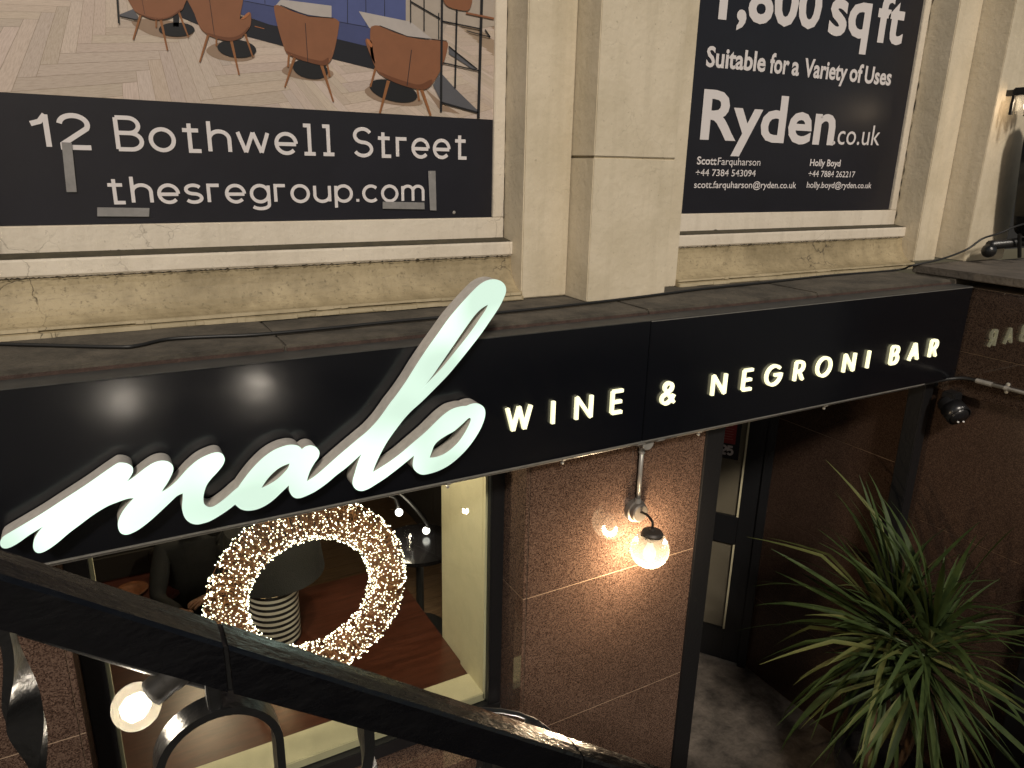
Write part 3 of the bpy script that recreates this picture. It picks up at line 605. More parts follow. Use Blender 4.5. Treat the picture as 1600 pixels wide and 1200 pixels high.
# ------------------------------------------------------------------ fascia sign
fs_ = thing('fascia_sign', (2, 2.45, H-1.2), 'long black fascia sign with glowing script word and small lit capitals', 'sign')
for a, b in ((-1.6, 2.0435), (2.0465, 4.462)):
    B(a, b, 2.4, 2.497, -1.203, -.649).build('panel', FASC, fs_, bevel=.0025)
B(-1.6, 4.462, 2.402, 2.52, -.648, -.6445).build('top_flashing', mat('lead_grey_flashing', (.055, .054, .05), .55, noise=.4, nscale=12), fs_)
B(2.047, 4.46, 2.3975, 2.4015, -.6505, -.6475).build('edge_highlight', ALU, fs_)  # highlight along the right panel's top edge, put in as a pale strip
B(-1.6, 4.16, 2.399, 2.42, -1.209, -1.2035).build('bottom_trim', ALU, fs_)
OUT = [(1.7,844),(6.7,838.3),(33.3,822.5),(66.7,802.5),(100,780.8),(133.3,759.2),(166.7,735.8),(181.7,725.8),(188.3,723.7),(198.3,725),(205.8,729.2),(208,735),(205.8,741.7),(200.8,749.2),(195.4,755.3),
(210,745.8),(226.7,732.5),(240,724.2),(251.7,720.8),(261.7,721.7),(268.3,725.8),(271,731.7),(269.2,740),(262.5,753.3),(255.8,763.3),(252.2,770),
(263.3,763.3),(276.7,751.7),(293.3,733.3),(310,719.2),(326.7,710.8),(339.2,707.5),(347.5,710),(351.2,717.5),(348.3,726.7),(340,737.5),(330,748.3),(322.5,759.2),(318.3,773.3),(318.3,785),(321.7,790.8),(328.3,793.3),(336.7,790.8),(351.7,780),(365,768.3),(372.5,762.2),
(381.7,749.2),(395,732.5),(411.7,715.8),(428.3,704.2),(445,697.5),(456.7,695.7),(466.7,697.5),(472.5,702.5),(478.3,698.3),(486.7,696.7),(495,700),(499.2,706.7),(497.5,715),(491.7,723.3),(485,735),(480.8,746.7),(479.7,753.2),
(493.3,744.2),(510,730),(526.7,715),(543.3,700.8),(560,686.7),(576.7,672.5),(593.3,654.2),(610,630.8),(618.5,620),(635,596.7),(651.7,570),(668.3,545),(685,521.7),(701.7,498.3),(718.3,478.3),(735,460),(748.3,446.7),(760,439.2),(771.7,436.7),(781.7,438.7),(788.7,445),(790.8,453.3),(788.3,463.3),(780,480),(766.7,500),(751.7,521.7),(735,543.3),(718.3,564.2),(701.7,584.2),(685,601.7),(660,626.7),(643.3,641.7),(631.7,654.2),(623.3,665),(613.3,678.3),(603.3,693.3),(593.3,711.7),(585.8,728.3),(582.3,739.2),
(593.3,732.5),(610,721.7),(626.7,709.2),(643.3,695),(660,680.8),(670,671.7),(680,661.7),(693.3,649.2),(706.7,640),(720,635.8),(730,634.7),(736.7,632),(745,630.8),(752.5,633.3),(757,638.3),(758.3,646.7),(755.8,658.3),(748.3,675),(735,695),(720,711.7),(703.3,725.8),(686.7,735),(671.7,740),(660,741.7),(651.7,738.3),(647,732.5),(645.8,725),(648.3,710.8),
(635,721.7),(618.3,735),(601.7,747.5),(585,758.3),(575,764.2),(565,767.2),(556.7,765),(552.2,759.2),(551.7,751.7),(555,740),(560,723.3),(566.7,707.5),
(553.3,720),(540,731.7),(526.7,741.7),(510,755.8),(493.3,767.5),(480,774.2),(470,778),(461.7,778.3),(455.8,774.2),(452.5,767.5),(451.9,758),
(440,769.2),(426.7,781.7),(413.3,790.8),(400,796.3),(386.7,798),(376.7,795.8),(370,790.8),(367.5,788.3),
(356.7,796.7),(341.7,806.7),(328.3,814.2),(318.3,817.5),(308.3,819.5),(298.3,817.5),(290,810.8),(285.8,801.7),(284.7,791.7),(285.8,780),(285.8,770.8),
(276.7,775),(266.7,784.2),(250,800),(233.3,815),(216.7,827.5),(203.3,834.2),(195,835.5),(188.3,832.5),(184.7,825),(185,815),(190.8,801.7),(200,789.2),(210.2,778.5),
(200,779.2),(185,784.2),(166.7,791.7),(145,805),(125,820),(108.3,832.5),(91.7,846.7),(78.3,856.7),(66.7,863),(58.3,863.8),(53,859.2),(51.7,851.7),(54.2,841.7),(61.7,830),(70.8,820.8),
(58.3,828.3),(45,836.7),(30,847.5),(16.7,855),(7.5,857),(1.7,854.2),(0,848.3)]
SH = {i for i, q_ in enumerate(OUT) if q_ in [(195.4,755.3),(252.2,770),(372.5,762.2),(472.5,702.5),(479.7,753.2),(582.3,739.2),(730,634.7),(648.3,710.8),(566.7,707.5),(451.9,758),(367.5,788.3),(285.8,770.8),(210.2,778.5),(70.8,820.8)]}
HOLES = [([(407.5,764.2),(416.7,750),(428.3,737.5),(440,729.2),(453.3,723.8),(450.8,731.7),(443.3,740.8),(433.3,750),(420,758.3)], {0, 4}),
 ([(764.2,475),(752,482.5),(740,495),(723.3,518.3),(706.7,542.5),(690,566.7),(675,588.3),(657.5,610),(675,592.5),(691.7,575),(710,552.5),(726.7,531.7),(740,514.2),(751.7,496.7),(760,484.2)], {0, 7}),
 ([(736.7,655),(732.5,653.3),(723.3,661.7),(710,673.3),(698.3,680),(686.7,687.5),(679.2,695),(675,705),(671.2,715.8),(680,715.3),(693.3,710.8),(706.7,701.7),(718.3,690),(728.3,675),(735,661.7)], {0, 8})]
YF = 2.318
def px2(q, s): return [(p_.x, p_.z) for p_ in (PY(v.x, v.y, YF) for v in catmull([Vector(a) for a in q], 4, True, s))]
op = px2(OUT, SH); hp = [px2(*h) for h in HOLES]
def face_mat():
    M = mat('lit_acrylic_face', (.10, .13, .11), .3, emit=(.77, 1, .83), estr=1); n = M.node_tree; p = n.nodes['Principled BSDF']
    tc = n.nodes.new('ShaderNodeTexCoord'); t = n.nodes.new('ShaderNodeTexNoise'); t.inputs['Scale'].default_value = 5; t.inputs['Detail'].default_value = 0
    r = n.nodes.new('ShaderNodeMapRange'); r.inputs[1].default_value = .3; r.inputs[2].default_value = .7; r.inputs[3].default_value = .84; r.inputs[4].default_value = 1.3
    n.links.new(tc.outputs['Object'], t.inputs[0]); n.links.new(t.outputs[0], r.inputs[0]); n.links.new(r.outputs[0], p.inputs['Emission Strength']); return M
scr = MB().prism(op, hp, YF+.006, 2.392).build('script_return', SIDE, fs_)
MB().prism(op, hp, YF, YF+.0055).build('script_face', face_mat(), scr)
LIT = mat('lit_letter_face', (.8, .8, .6), .4, emit=(1, .95, .58), estr=1.05)
LET = [('W',1.391,.122),('I',1.556,.02),('N',1.707,.088),('E',1.882,.068),('&',2.169,.088),('N',2.479,.092),('E',2.667,.07),('G',2.843,.112),('R',3.031,.074),('O',3.217,.116),('N',3.417,.092),('I',3.577,.02),('B',3.804,.074),('A',3.982,.092),('R',4.166,.074)]
for ch, xc, w in LET:
    mb = GL.word(ch, xc-w/2, xc+w/2, H-1.043, .112, .0148, 2.398, proud=.014)
    mb.build('letter', LIT, fs_, fix=False)

# ------------------------------------------------------------------ conduit, cable
cd = thing('conduit_run', (2.1, 2.44, H-1.25), 'grey steel conduit along the bottom of the sign with drop to globe lamp', 'conduit')
MB().tube([(-.3, 2.425, H-1.219), (4.17, 2.425, H-1.219)], .0095, 12).build('pipe', COND, cd, smooth=True)
MB().lathe([(0, -.03), (.03, -.03), (.034, -.026), (.034, .03)], (2.114, 2.462, H-1.238), (0, 1, 0), 24).build('junction_box', COND, cd)
MB().tube([(2.114, 2.475, H-1.262), (2.114, 2.475, H-1.56)], .0105, 12).build('pipe', COND, cd, smooth=True)
for z0, z1 in ((-1.262, -1.30), (-1.535, -1.56)): MB().tube([(2.114, 2.475, H+z0), (2.114, 2.475, H+z1)], .0145, 12).build('coupler', COND, cd)
for a in (2.055, 2.173): MB().tube([(a-.02, 2.425, H-1.219), (a+.02, 2.425, H-1.219)], .0135, 12).build('coupler', COND, cd)
for px_ in ((880, 712), (1094, 664), (700, 750), (1290, 630)):
    p_ = PY(px_[0], px_[1], 2.425)
    MB().lathe([(.0098, -.008), (.013, -.008), (.013, .008), (.0098, .008)], (p_.x, 2.425, H-1.219), (1, 0, 0), 14).build('saddle', COND, cd)
    MB().lathe([(0, -.006), (.007, -.004), (.007, .004)], (p_.x, 2.43, H-1.242), (0, 1, 0), 10).build('saddle_screw', COND, cd)
cb = [PZ(x, y, -.612) for x, y in ((-40, 536), (60, 539), (180, 542), (215, 540), (262, 530), (330, 526), (400, 523), (520, 512), (640, 500), (760, 490), (880, 478), (1000, 464), (1100, 451), (1200, 441), (1290, 431), (1400, 422))]
cb += [PY(1425, 415, 2.76), PY(1470, 405, 2.70), PY(1510, 390, 2.66), PY(1535, 373, 2.62), PY(1560, 365, 2.60), PY(1600, 350, 2.55), PY(1660, 345, 2.5)]
tag(MB().tube(catmull(cb, 5, False), .0065, 8).build('power_cable', CABLE, smooth=True), 'black cable lying along the stone ledge and rising to the right railing', 'cable')

# ------------------------------------------------------------------ basement front: granite cladding and bar window
bf = thing('basement_front', (1, 2.6, 0), 'polished brown granite basement front with black framed bar window', 'wall')
def clad(name, x0, x1, y0, y1, zs, M=GRAN, gapz=.0035, face='-Y'):
    core = MB().box(x0+.002, x1-.002, y0+.0016, y1, 0.0, H-1.0).build(name, MORTAR, bf)
    for a, b in zip(zs[:-1], zs[1:]):
        MB().box(x0, x1, y0, y1-.002, H+b+gapz/2, H+a-gapz/2).build('granite_slab', M, core, bevel=.0012)
clad('granite_pier', 1.523, 2.538, 2.5, 2.9, [-1.0, -1.925, -2.70, -3.45, -4.149])
# jamb lining (window side of the pier)
core = MB().box(1.505, 1.5215, 2.5035, 2.699, .0, H-1.0).build('granite_jamb', MORTAR, bf)
for a, b in ((-1.0, -1.925), (-1.925, -2.70)): MB().box(1.503, 1.5205, 2.502, 2.7, H+b+.002, H+a-.002).build('granite_slab', GRAN, core, bevel=.001)
clad('granite_pier', -1.6, -.262, 2.5, 2.9, [-1.0, -1.925, -2.70, -3.45, -4.149])
core = MB().box(-.2605, -.244, 2.5035, 2.699, .0, H-1.0).build('granite_jamb', MORTAR, bf)
for a, b in ((-1.0, -1.925), (-1.925, -2.70)): MB().box(-.260, -.242, 2.502, 2.7, H+b+.002, H+a-.002).build('granite_slab', GRAN, core, bevel=.001)
MB().box(-.2415, 1.5025, 2.497, 2.86, H-2.78, H-2.70).build('granite_sill', GRAN, bf, bevel=.002)
MB().box(-.2415, 1.5025, 2.505, 2.86, 0, H-2.782).build('granite_apron', GRAN, bf)
wf = MB().box(-.241, 1.502, 2.69, 2.75, H-2.699, H-2.622).build('bar_window', DARK, bf, bevel=.004)
for a, b in ((-.241, -.168), (1.432, 1.502)): MB().box(a, b, 2.69, 2.75, H-2.6215, H-1.0).build('frame', DARK, wf, bevel=.004)
MB().box(-.1675, 1.4315, 2.722, 2.726, H-2.6215, H-1.02).build('pane', glass('window_glass', (.93, .95, .93)), wf)
for a, b in ((-.1675, -.155), (1.4205, 1.4315)): MB().box(a, b, 2.727, 2.752, H-2.61, H-1.0).build('bead', CREAMW, wf)
MB().box(-.1675, 1.4315, 2.727, 2.90, H-2.6215, H-2.575).build('sill', CREAMW, wf, bevel=.004)
MB().box(1.421, 1.50, 2.7525, 3.0, H-2.6, H-1.0).build('reveal', CREAMW, wf, bevel=.003)
MB().box(1.434, 1.52, 3.0015, 3.265, H-2.6, H-1.0).build('reveal', CREAMW, wf, bevel=.003)
MB().box(-.26, -.18, 2.7525, 3.2, H-2.6, H-1.0).build('reveal', CREAMW, wf)

# ------------------------------------------------------------------ bar interior
WOOD = mat('red_brown_counter_wood', (.085, .026, .014), .3, noise=.55, nscale=5, stretch=(1, 9, 9), bump=.03, bscale=20)
BOARD = mat('oak_floor_board', (.16, .095, .05), .5, noise=.5, nscale=6, stretch=(1, 10, 1))
DW = mat('dark_bar_wall', (.03, .024, .02), .8)
cn = thing('window_counter', (.5, 3.4, H-3.4), 'wide red brown wooden counter behind the bar window', 'counter')
MB().box(-.9, 1.433, 2.902, 4.10, H-2.625, H-2.585).build('counter_top', WOOD, cn, bevel=.004)
MB().box(-.9, 1.43, 2.92, 4.06, H-3.54, H-2.626).build('counter_base', DW, cn)
room = struct(MB().box(-3.5, 2.5, 2.92, 8.6, H-3.6, H-3.555).build('bar_floor', DW))
for i in range(26):
    y = 4.12+i*.17
    MB().box(-3.45, 2.48, y, y+.166, H-3.5548, H-3.54+random.uniform(-.001, .001)).build('floor_board', BOARD, room)
struct(MB().box(-3.5, 2.5, 8.6, 8.7, H-3.6, H-.9).build('bar_back_wall', DW))
struct(MB().box(-3.6, -3.5, 2.9, 8.7, H-3.6, H-.9).build('bar_side_wall', DW))
struct(MB().box(2.5, 2.54, 4.9, 8.7, H-3.6, H-.9).build('bar_side_wall', DW))
struct(MB().box(-3.6, 2.54, 2.92, 8.7, H-.92, H-.83).build('bar_ceiling', DW))
# striped table lamp
base = PZ(432, 994, -2.585)
tl = thing('table_lamp', base, 'table lamp with black and white striped drum base and dark shade', 'lamp')
SW, SB = mat('stripe_white', (.72, .66, .56), .4), mat('stripe_black', (.012, .011, .012), .4)
rb, hb, ns = .135, .33, 19
for i in range(ns):
    z0, z1 = base.z+hb*i/ns, base.z+hb*(i+1)/ns
    MB().lathe([(rb-.02, 0), (rb, 0), (rb, z1-z0), (rb-.02, z1-z0)], (base.x, base.y, z0), (0, 0, 1), 40).build('stripe_band', SB if i % 2 == 0 else SW, tl, smooth=False)
for k in range(28):
    a0, a1 = 2*math.pi*k/28, 2*math.pi*(k+1)/28
    pts = [(base.x+r_*math.cos(a), base.y+r_*math.sin(a), base.z+hb+z_) for r_, z_ in ((rb, 0), (.05, .035)) for a in (a0, a1)]
    MB().add(pts, [(0, 1, 3, 2)]).build('shoulder_stripe', SB if k % 2 else mat('stripe_lamplit', (.75, .60, .40), .4), tl, fix=False)  # warm lamplight is put into the colour of the pale shoulder stripes
MB().tube([(base.x, base.y, base.z+hb+.02), (base.x, base.y, base.z+hb+.14)], .012).build('stem', SB, tl)
SHD = mat('dark_linen_shade', (.014, .013, .013), .9, noise=.3, nscale=60, bump=.4, bscale=160)
MB().lathe([(.27, .075), (.235, .36), (.232, .36), (.266, .075)], (base.x+.02, base.y+.02, base.z+hb), (0, 0, 1), 48).build('shade', SHD, tl, smooth=True)
MB().lathe([(0, .355), (.232, .357)], (base.x+.02, base.y+.02, base.z+hb), (0, 0, 1), 48).build('shade_top', SHD, tl)
MB().lathe([(0, -.04), (.03, -.02), (.035, .01), (.02, .04), (0, .045)], (base.x, base.y, base.z+hb+.18), (0, 0, 1), 16).build('bulb', mat('lamp_bulb', (1, .8, .5), .5, emit=(1, .7, .38), estr=14, sample=False), tl)
lamp('table_lamp_light', (base.x, base.y, base.z+hb+.16), 6.0, (1, .68, .36), .03, tl)
# fairy light wreath
wr = thing('light_wreath', (.625, 2.85, H-1.82), 'ring of copper wire studded with tiny warm fairy lights in the window', 'wreath')
wc = Vector((.63, 2.86, H-1.835)); RM, RI = .352, .088
WIRE = mat('copper_wire', (.34, .16, .07), .4, metal=.7)
wm = MB(); bl = MB(); pts = []
N = 2600
ico = [(0,0,1),(.894,0,.447),(.276,.851,.447),(-.724,.526,.447),(-.724,-.526,.447),(.276,-.851,.447),(.724,.526,-.447),(-.276,.851,-.447),(-.894,0,-.447),(-.276,-.851,-.447),(.724,-.526,-.447),(0,0,-1)]
icf = [(0,1,2),(0,2,3),(0,3,4),(0,4,5),(0,5,1),(1,6,2),(2,7,3),(3,8,4),(4,9,5),(5,10,1),(6,7,2),(7,8,3),(8,9,4),(9,10,5),(10,6,1),(11,7,6),(11,8,7),(11,9,8),(11,10,9),(11,6,10)]
def torus(u, v, r): return wc + Vector(((RM+r*math.cos(v))*math.cos(u), r*math.sin(v)*.8, (RM+r*math.cos(v))*math.sin(u)))
prev = None; u = 0.0; v = 0.0
for i in range(N):
    u = 2*math.pi*i/N + random.gauss(0, .05); v += random.uniform(1.3, 2.9)
    p_ = torus(u, v, RI*random.uniform(.9, 1.05))
    if prev is not None: wm.tube([prev, p_], .0005, 3, cap=False)
    s_ = random.uniform(.0018, .0030); pr_ = p_+Vector((0, random.uniform(-.004, .004), 0))
    bl.add([pr_+Vector(q_)*s_ for q_ in ico], icf); prev = p_
for v0 in (0, 1.26, 2.5, 3.77, 5.0):
    wm.tube([torus(2*math.pi*k/60, v0, RI*.95) for k in range(61)], .0014, 4, cap=False)
wm.build('wire', WIRE, wr, fix=False)
bl.build('fairy_lights', mat('fairy_light', (1, .9, .7), .4, emit=(1, .91, .66), estr=11), wr, kind='stuff', fix=False)
MB().tube([(.63, 2.86, H-1.39), (.63, 2.86, H-.95)], .001, 4).build('hanging_wire', WIRE, wr)
dl = thing('fill_downlight', (.95, 3.1, H-.95), 'small round fill light added unseen over the window counter', 'light')  # unseen lamp, added to brighten the reveal and sill
MB().lathe([(.05, 0), (.065, 0), (.065, .03), (.05, .03)], (.95, 3.1, H-.95), (0, 0, 1), 24).build('ring', DW, dl)
MB().lathe([(0, .012), (.05, .012)], (.95, 3.1, H-.95), (0, 0, 1), 24).build('lens', mat('fill_lens', (1, .9, .7), .4, emit=(1, .88, .66), estr=8, sample=False), dl)
lamp('fill_light', (.95, 3.1, H-.99), 34, (1, .86, .62), .04, dl)
dl2 = thing('fill_downlight', (.3, 5.3, H-.95), 'round fill light added unseen deeper inside the bar', 'light')  # second unseen lamp, added as general fill for the room
MB().lathe([(.05, 0), (.065, 0), (.065, .03), (.05, .03)], (.3, 5.3, H-.95), (0, 0, 1), 24).build('ring', DW, dl2)
MB().lathe([(0, .012), (.05, .012)], (.3, 5.3, H-.95), (0, 0, 1), 24).build('lens', MATS['fill_lens'], dl2)
lamp('fill_light', (.3, 5.3, H-.99), 34, (1, .78, .50), .04, dl2)
# two-armed lamp and round table further inside
al = thing('arched_lamp', PY(598, 766, 4.7), 'black curved arm lamp with two small white globe bulbs inside the bar', 'lamp')
BM = mat('matt_black_metal', (.012, .012, .012), .45)
hub = PY(592, 752, 4.7)
MB().tube(catmull([hub, PY(606, 772, 4.7), PY(617, 778, 4.7), PY(622, 792, 4.7)], 6, False), .014, 8).build('arm', BM, al, smooth=True)
MB().tube(catmull([hub, PY(625, 770, 4.7), PY(648, 792, 4.7), PY(668, 818, 4.7), PY(668, 824, 4.7)], 6, False), .018, 8).build('arm', BM, al, smooth=True)
MB().tube([hub+Vector((0, 0, .9)), hub], .02, 8).build('stem', BM, al)
WB = mat('white_globe_bulb', (1, 1, 1), .3, emit=(1, .96, .88), estr=5, sample=False)
for q_ in ((623.5, 800.5), (666, 829)):
    c_ = PY(*q_, 4.7); o = MB().lathe([(0, -.029)]+[(.029*math.cos(a), .029*math.sin(a)) for a in (-1.2, -.8, -.4, 0, .4, .8, 1.2)]+[(0, .029)], c_, (0, 0, 1), 16).build('bulb', WB, al, smooth=True)
    lamp('arched_lamp_light', c_+Vector((0, -.12, -.1)), 4, (1, .85, .65), .04, al)
def round_table(name, c, r, M, label, leg=True):
    t = thing(name, (c.x, c.y, H-3.54), label, 'table')
    MB().lathe([(0, 0), (r, 0), (r, -.03), (0, -.03)], c, (0, 0, 1), 48).build('table_top', M, t)
    MB().tube([(c.x, c.y, H-3.54), (c.x, c.y, c.z-.03)], .03, 10).build('pedestal', BM, t)
    MB().lathe([(0, .02), (.2, .012), (.21, 0)], (c.x, c.y, H-3.54), (0, 0, 1), 32).build('foot', BM, t); return t
c_ = PZ(655, 848, -2.78); round_table('round_table', c_, .30, mat('black_lacquer_top', (.012, .011, .012), .18), 'round black table under the curved arm lamp inside the bar')
GLS = glass('drinking_glass', (.95, .95, .95))
g_ = thing('water_glass', c_+Vector((-.1, -.05, .001)), 'clear straight glass on the round black table', 'glass')
MB().lathe([(0, .004), (.03, .004), (.034, .11), (.036, .11), (.033, 0), (0, 0)], c_+Vector((-.1, -.05, .001)), (0, 0, 1), 20).build('glass_body', GLS, g_, smooth=True)
c2_ = PZ(350, 838, -2.75); round_table('side_table', c2_, .26, mat('pale_table_top', (.36, .22, .14), .4), 'round pale wooden table behind the left side of the light wreath')
c3_ = PZ(205, 915, -2.78); round_table('dining_table', c3_, .34, mat('dark_red_top', (.07, .02, .015), .35), 'dark red table beside the seated person behind the window')
pl_ = tag(MB().lathe([(0, .004), (.07, .006), (.10, .018), (.102, .016), (.07, 0), (0, 0)], c3_+Vector((0, -.08, .001)), (0, 0, 1), 28).build('serving_dish', mat('terracotta_dish', (.28, .10, .04), .5, noise=.6, nscale=40), smooth=True), 'small orange brown dish on the dark red table', 'dish')
# seated person, seen only in part under the sign
pc = PY(300, 870, 4.75); px0, py0 = pc.x, pc.y; sz = H-3.09
J = {'pel': (px0+.02, py0+.12, sz+.10), 'sp': (px0+.02, py0+.12, sz+.32), 'ch': (px0+.01, py0+.08, sz+.50), 'nk': (px0, py0+.06, sz+.66), 'hd': (px0, py0+.02, sz+.78), 'ht': (px0, py0+.03, sz+.90),
 'ls': (px0-.17, py0+.07, sz+.58), 'le': (px0-.24, py0-.12, sz+.36), 'lw': (px0-.12, py0-.30, sz+.34), 'rs': (px0+.19, py0+.09, sz+.58), 're': (px0+.26, py0-.06, sz+.33), 'rw': (px0+.06, py0-.24, sz+.36),
 'lh': (px0-.10, py0+.08, sz+.06), 'lk': (px0-.13, py0-.36, sz+.06), 'la': (px0-.13, py0-.32, H-3.47), 'lt': (px0-.13, py0-.46, H-3.51), 'rh': (px0+.13, py0+.08, sz+.06), 'rk': (px0+.15, py0-.36, sz+.06), 'ra': (px0+.15, py0-.32, H-3.47), 'rtoe': (px0+.15, py0-.46, H-3.51)}
RAD = dict(pel=.15, sp=.135, ch=.15, nk=.058, hd=.082, ht=.07, ls=.075, le=.052, lw=.036, rs=.075, re=.052, rw=.036, lh=.095, lk=.062, la=.042, lt=.035, rh=.095, rk=.062, ra=.042, rtoe=.035)
ED = [('pel', 'sp'), ('sp', 'ch'), ('ch', 'nk'), ('nk', 'hd'), ('hd', 'ht'), ('ch', 'ls'), ('ls', 'le'), ('le', 'lw'), ('ch', 'rs'), ('rs', 're'), ('re', 'rw'), ('pel', 'lh'), ('lh', 'lk'), ('lk', 'la'), ('la', 'lt'), ('pel', 'rh'), ('rh', 'rk'), ('rk', 'ra'), ('ra', 'rtoe')]
def skin(name, J, RAD, ED, root, M, parent=None):
    ks = list(J); me = bpy.data.meshes.new(name); me.from_pydata([J[k] for k in ks], [(ks.index(a), ks.index(b)) for a, b in ED], [])
    o = bpy.data.objects.new(name, me); C.objects.link(o); md = o.modifiers.new('skin', 'SKIN'); 
    for i, k in enumerate(ks): me.skin_vertices[0].data[i].radius = (RAD[k], RAD[k])
    me.skin_vertices[0].data[ks.index(root)].use_root = True
    o.modifiers.new('sub', 'SUBSURF').render_levels = 2; md.use_smooth_shade = True; me.materials.append(M)
    if parent: adopt(o, parent)
    return o
per = thing('person', (px0, py0, H-3.54), 'seated person in a dark jacket with one hand held out, behind the window', 'person')
skin('body', J, RAD, ED, 'pel', mat('dark_jacket', (.022, .022, .024), .85, noise=.3, nscale=30), per)
def hand(w, d, nm):
    w = Vector(w); d = Vector(d).normalized(); s_ = d.cross(Vector((0, 0, 1))).normalized(); J2 = {'w': w-d*.02, 'p': w+d*.055}; R2 = {'w': .026, 'p': .030}; E2 = [('w', 'p')]
    for i, (o_, l_) in enumerate(((-.03, .062), (-.01, .075), (.011, .07), (.03, .055))):
        J2[f'a{i}'] = w+d*.085+s_*o_; J2[f'b{i}'] = w+d*(.085+l_*.55)+s_*o_*1.1+Vector((0, 0, -.004)); J2[f'c{i}'] = w+d*(.085+l_)+s_*o_*1.15+Vector((0, 0, -.02))
        R2[f'a{i}'] = .0105; R2[f'b{i}'] = .009; R2[f'c{i}'] = .0075; E2 += [('p', f'a{i}'), (f'a{i}', f'b{i}'), (f'b{i}', f'c{i}')]
    J2['t0'] = w+d*.035-s_*.045; J2['t1'] = w+d*.07-s_*.06; R2['t0'] = .012; R2['t1'] = .009; E2 += [('p', 't0'), ('t0', 't1')]
    skin('hand', J2, R2, E2, 'p', mat('skin', (.36, .19, .12), .55), per)
hand(J['lw'], (.1, -1, .15), 'l'); hand(J['rw'], (-.8, -.5, .1), 'r')
seat = thing('bench_seat', (px0, py0+.1, H-3.54), 'dark bench under the seated person behind the window', 'bench')
MB().box(px0-.6, px0+.6, py0-.02, py0+.42, H-3.54, sz-.01).build('seat', DW, seat, bevel=.02)
MB().box(px0-.6, px0+.6, py0+.35, py0+.45, sz, sz+.5).build('backrest', DW, seat, bevel=.02)
wg = c3_+Vector((.16, .05, .001)); wgt = thing('wine_glass', wg, 'stemmed glass beside the outstretched hand on the dark red table', 'glass')
MB().lathe([(0, 0), (.035, .001), (.035, .004), (.005, .01), (.004, .08), (.03, .10), (.042, .14), (.034, .19), (.033, .19), (.04, .14), (.028, .102), (0, .085)], wg, (0, 0, 1), 24).build('bowl', GLS, wgt, smooth=True)

# ------------------------------------------------------------------ globe wall lamp
gl_ = thing('globe_wall_lamp', (2.114, 2.5, H-1.6), 'ribbed glass globe wall lamp glowing on the granite pier', 'wall lamp')
GM = mat('dull_lamp_metal', (.16, .14, .12), .5, metal=.4, noise=.3, nscale=30)
MB().lathe([(0, -.055), (.040, -.055), (.046, -.05), (.048, -.028), (.056, -.024), (.058, -.003), (.058, 0)], (2.114, 2.5, H-1.603), (0, 1, 0), 36).build('wall_plate', GM, gl_)
gc = Vector((2.098, 2.345, H-1.738)); top = gc+Vector((.006, .0, .088))
MB().tube(catmull([Vector((2.114, 2.45, H-1.595)), Vector((2.112, 2.40, H-1.588)), Vector((2.108, 2.357, H-1.598)), top+Vector((0, .003, .045)), top+Vector((0, 0, .018))], 6, False), .0065, 10).build('arm', mat('dark_arm', (.03, .026, .022), .4, metal=.5), gl_, smooth=True)
MB().lathe([(0, .024), (.012, .022), (.014, .012), (.045, .006), (.052, -.004), (.052, -.018), (.048, -.02)], top, (0, 0, 1), 36).build('gallery_cap', mat('dark_cap', (.045, .038, .032), .5, metal=.3), gl_)
for k in range(3):
    a = R(200+k*120); MB().tube([top+Vector((math.cos(a)*.05, math.sin(a)*.05, -.012)), top+Vector((math.cos(a)*.062, math.sin(a)*.062, -.012))], .0028, 6).build('thumb_screw', GM, gl_)
RG = .0905
MB().lathe([(RG*math.sin(a), -RG*math.cos(a)) for a in (R(2+i*5.5) for i in range(29))], gc, (0, 0, 1), 120, rib=.016).build('glass_globe', glass('ribbed_globe_glass', (1, .98, .93), trans=.62, tcol=(.029, .027, .0235)), gl_)
HOT = mat('hot_bulb', (1, .9, .7), .4, emit=(1, .83, .55), estr=4, sample=False)
MB().lathe([(0, -.045), (.02, -.04), (.03, -.02), (.03, 0), (.016, .03), (.013, .05)], gc+Vector((0, 0, -.01)), (0, 0, 1), 20).build('bulb', mat('globe_bulb', (.5, .45, .35), .4, emit=(1, .83, .55), estr=2, sample=False), gl_, smooth=True)
MB().tube([gc+Vector((0, 0, .04)), gc+Vector((0, 0, .085))], .016, 12).build('lamp_holder', mat('pale_holder', (.4, .38, .34), .5), gl_)
lamp('globe_lamp_light', gc+Vector((0, 0, -.045)), 200, (1, .76, .50), .035, gl_)

# ------------------------------------------------------------------ entrance recess
er = thing('entrance_recess', (3.4, 3, 0), 'dark granite lined entrance recess with black posts under the sign', 'entrance')
def slabs(name, M, rects, core):
    c = core.build(name, MORTAR, er)
    for r in rects: MB().box(*r).build('granite_slab', M, c, bevel=.0012)
zz = [H-1.0, H-1.86, H-2.66, H-3.46, .0015]
# right side wall, runs back from the right post
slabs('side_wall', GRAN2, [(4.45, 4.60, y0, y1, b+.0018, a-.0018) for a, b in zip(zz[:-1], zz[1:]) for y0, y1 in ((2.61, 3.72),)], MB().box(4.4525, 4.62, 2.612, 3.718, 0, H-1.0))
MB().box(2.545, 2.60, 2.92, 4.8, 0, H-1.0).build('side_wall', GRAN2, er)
MB().box(2.545, 4.7, 2.52, 4.95, H-1.16, H-1.0).build('soffit', DARK, er)
MB().box(2.6, 4.7, 4.8, 4.95, 0, H-1.0).build('lobby_wall', mat('lobby_wall', (.05, .04, .03), .8), er)
post = MB().box(2.5405, 2.668, 2.493, 2.62, .001, H-1.16).build('post', DARK, er, bevel=.005)
MB().box(4.345, 4.440, 2.497, 2.60, .001, H-1.16).build('post', DARK, er, bevel=.005)
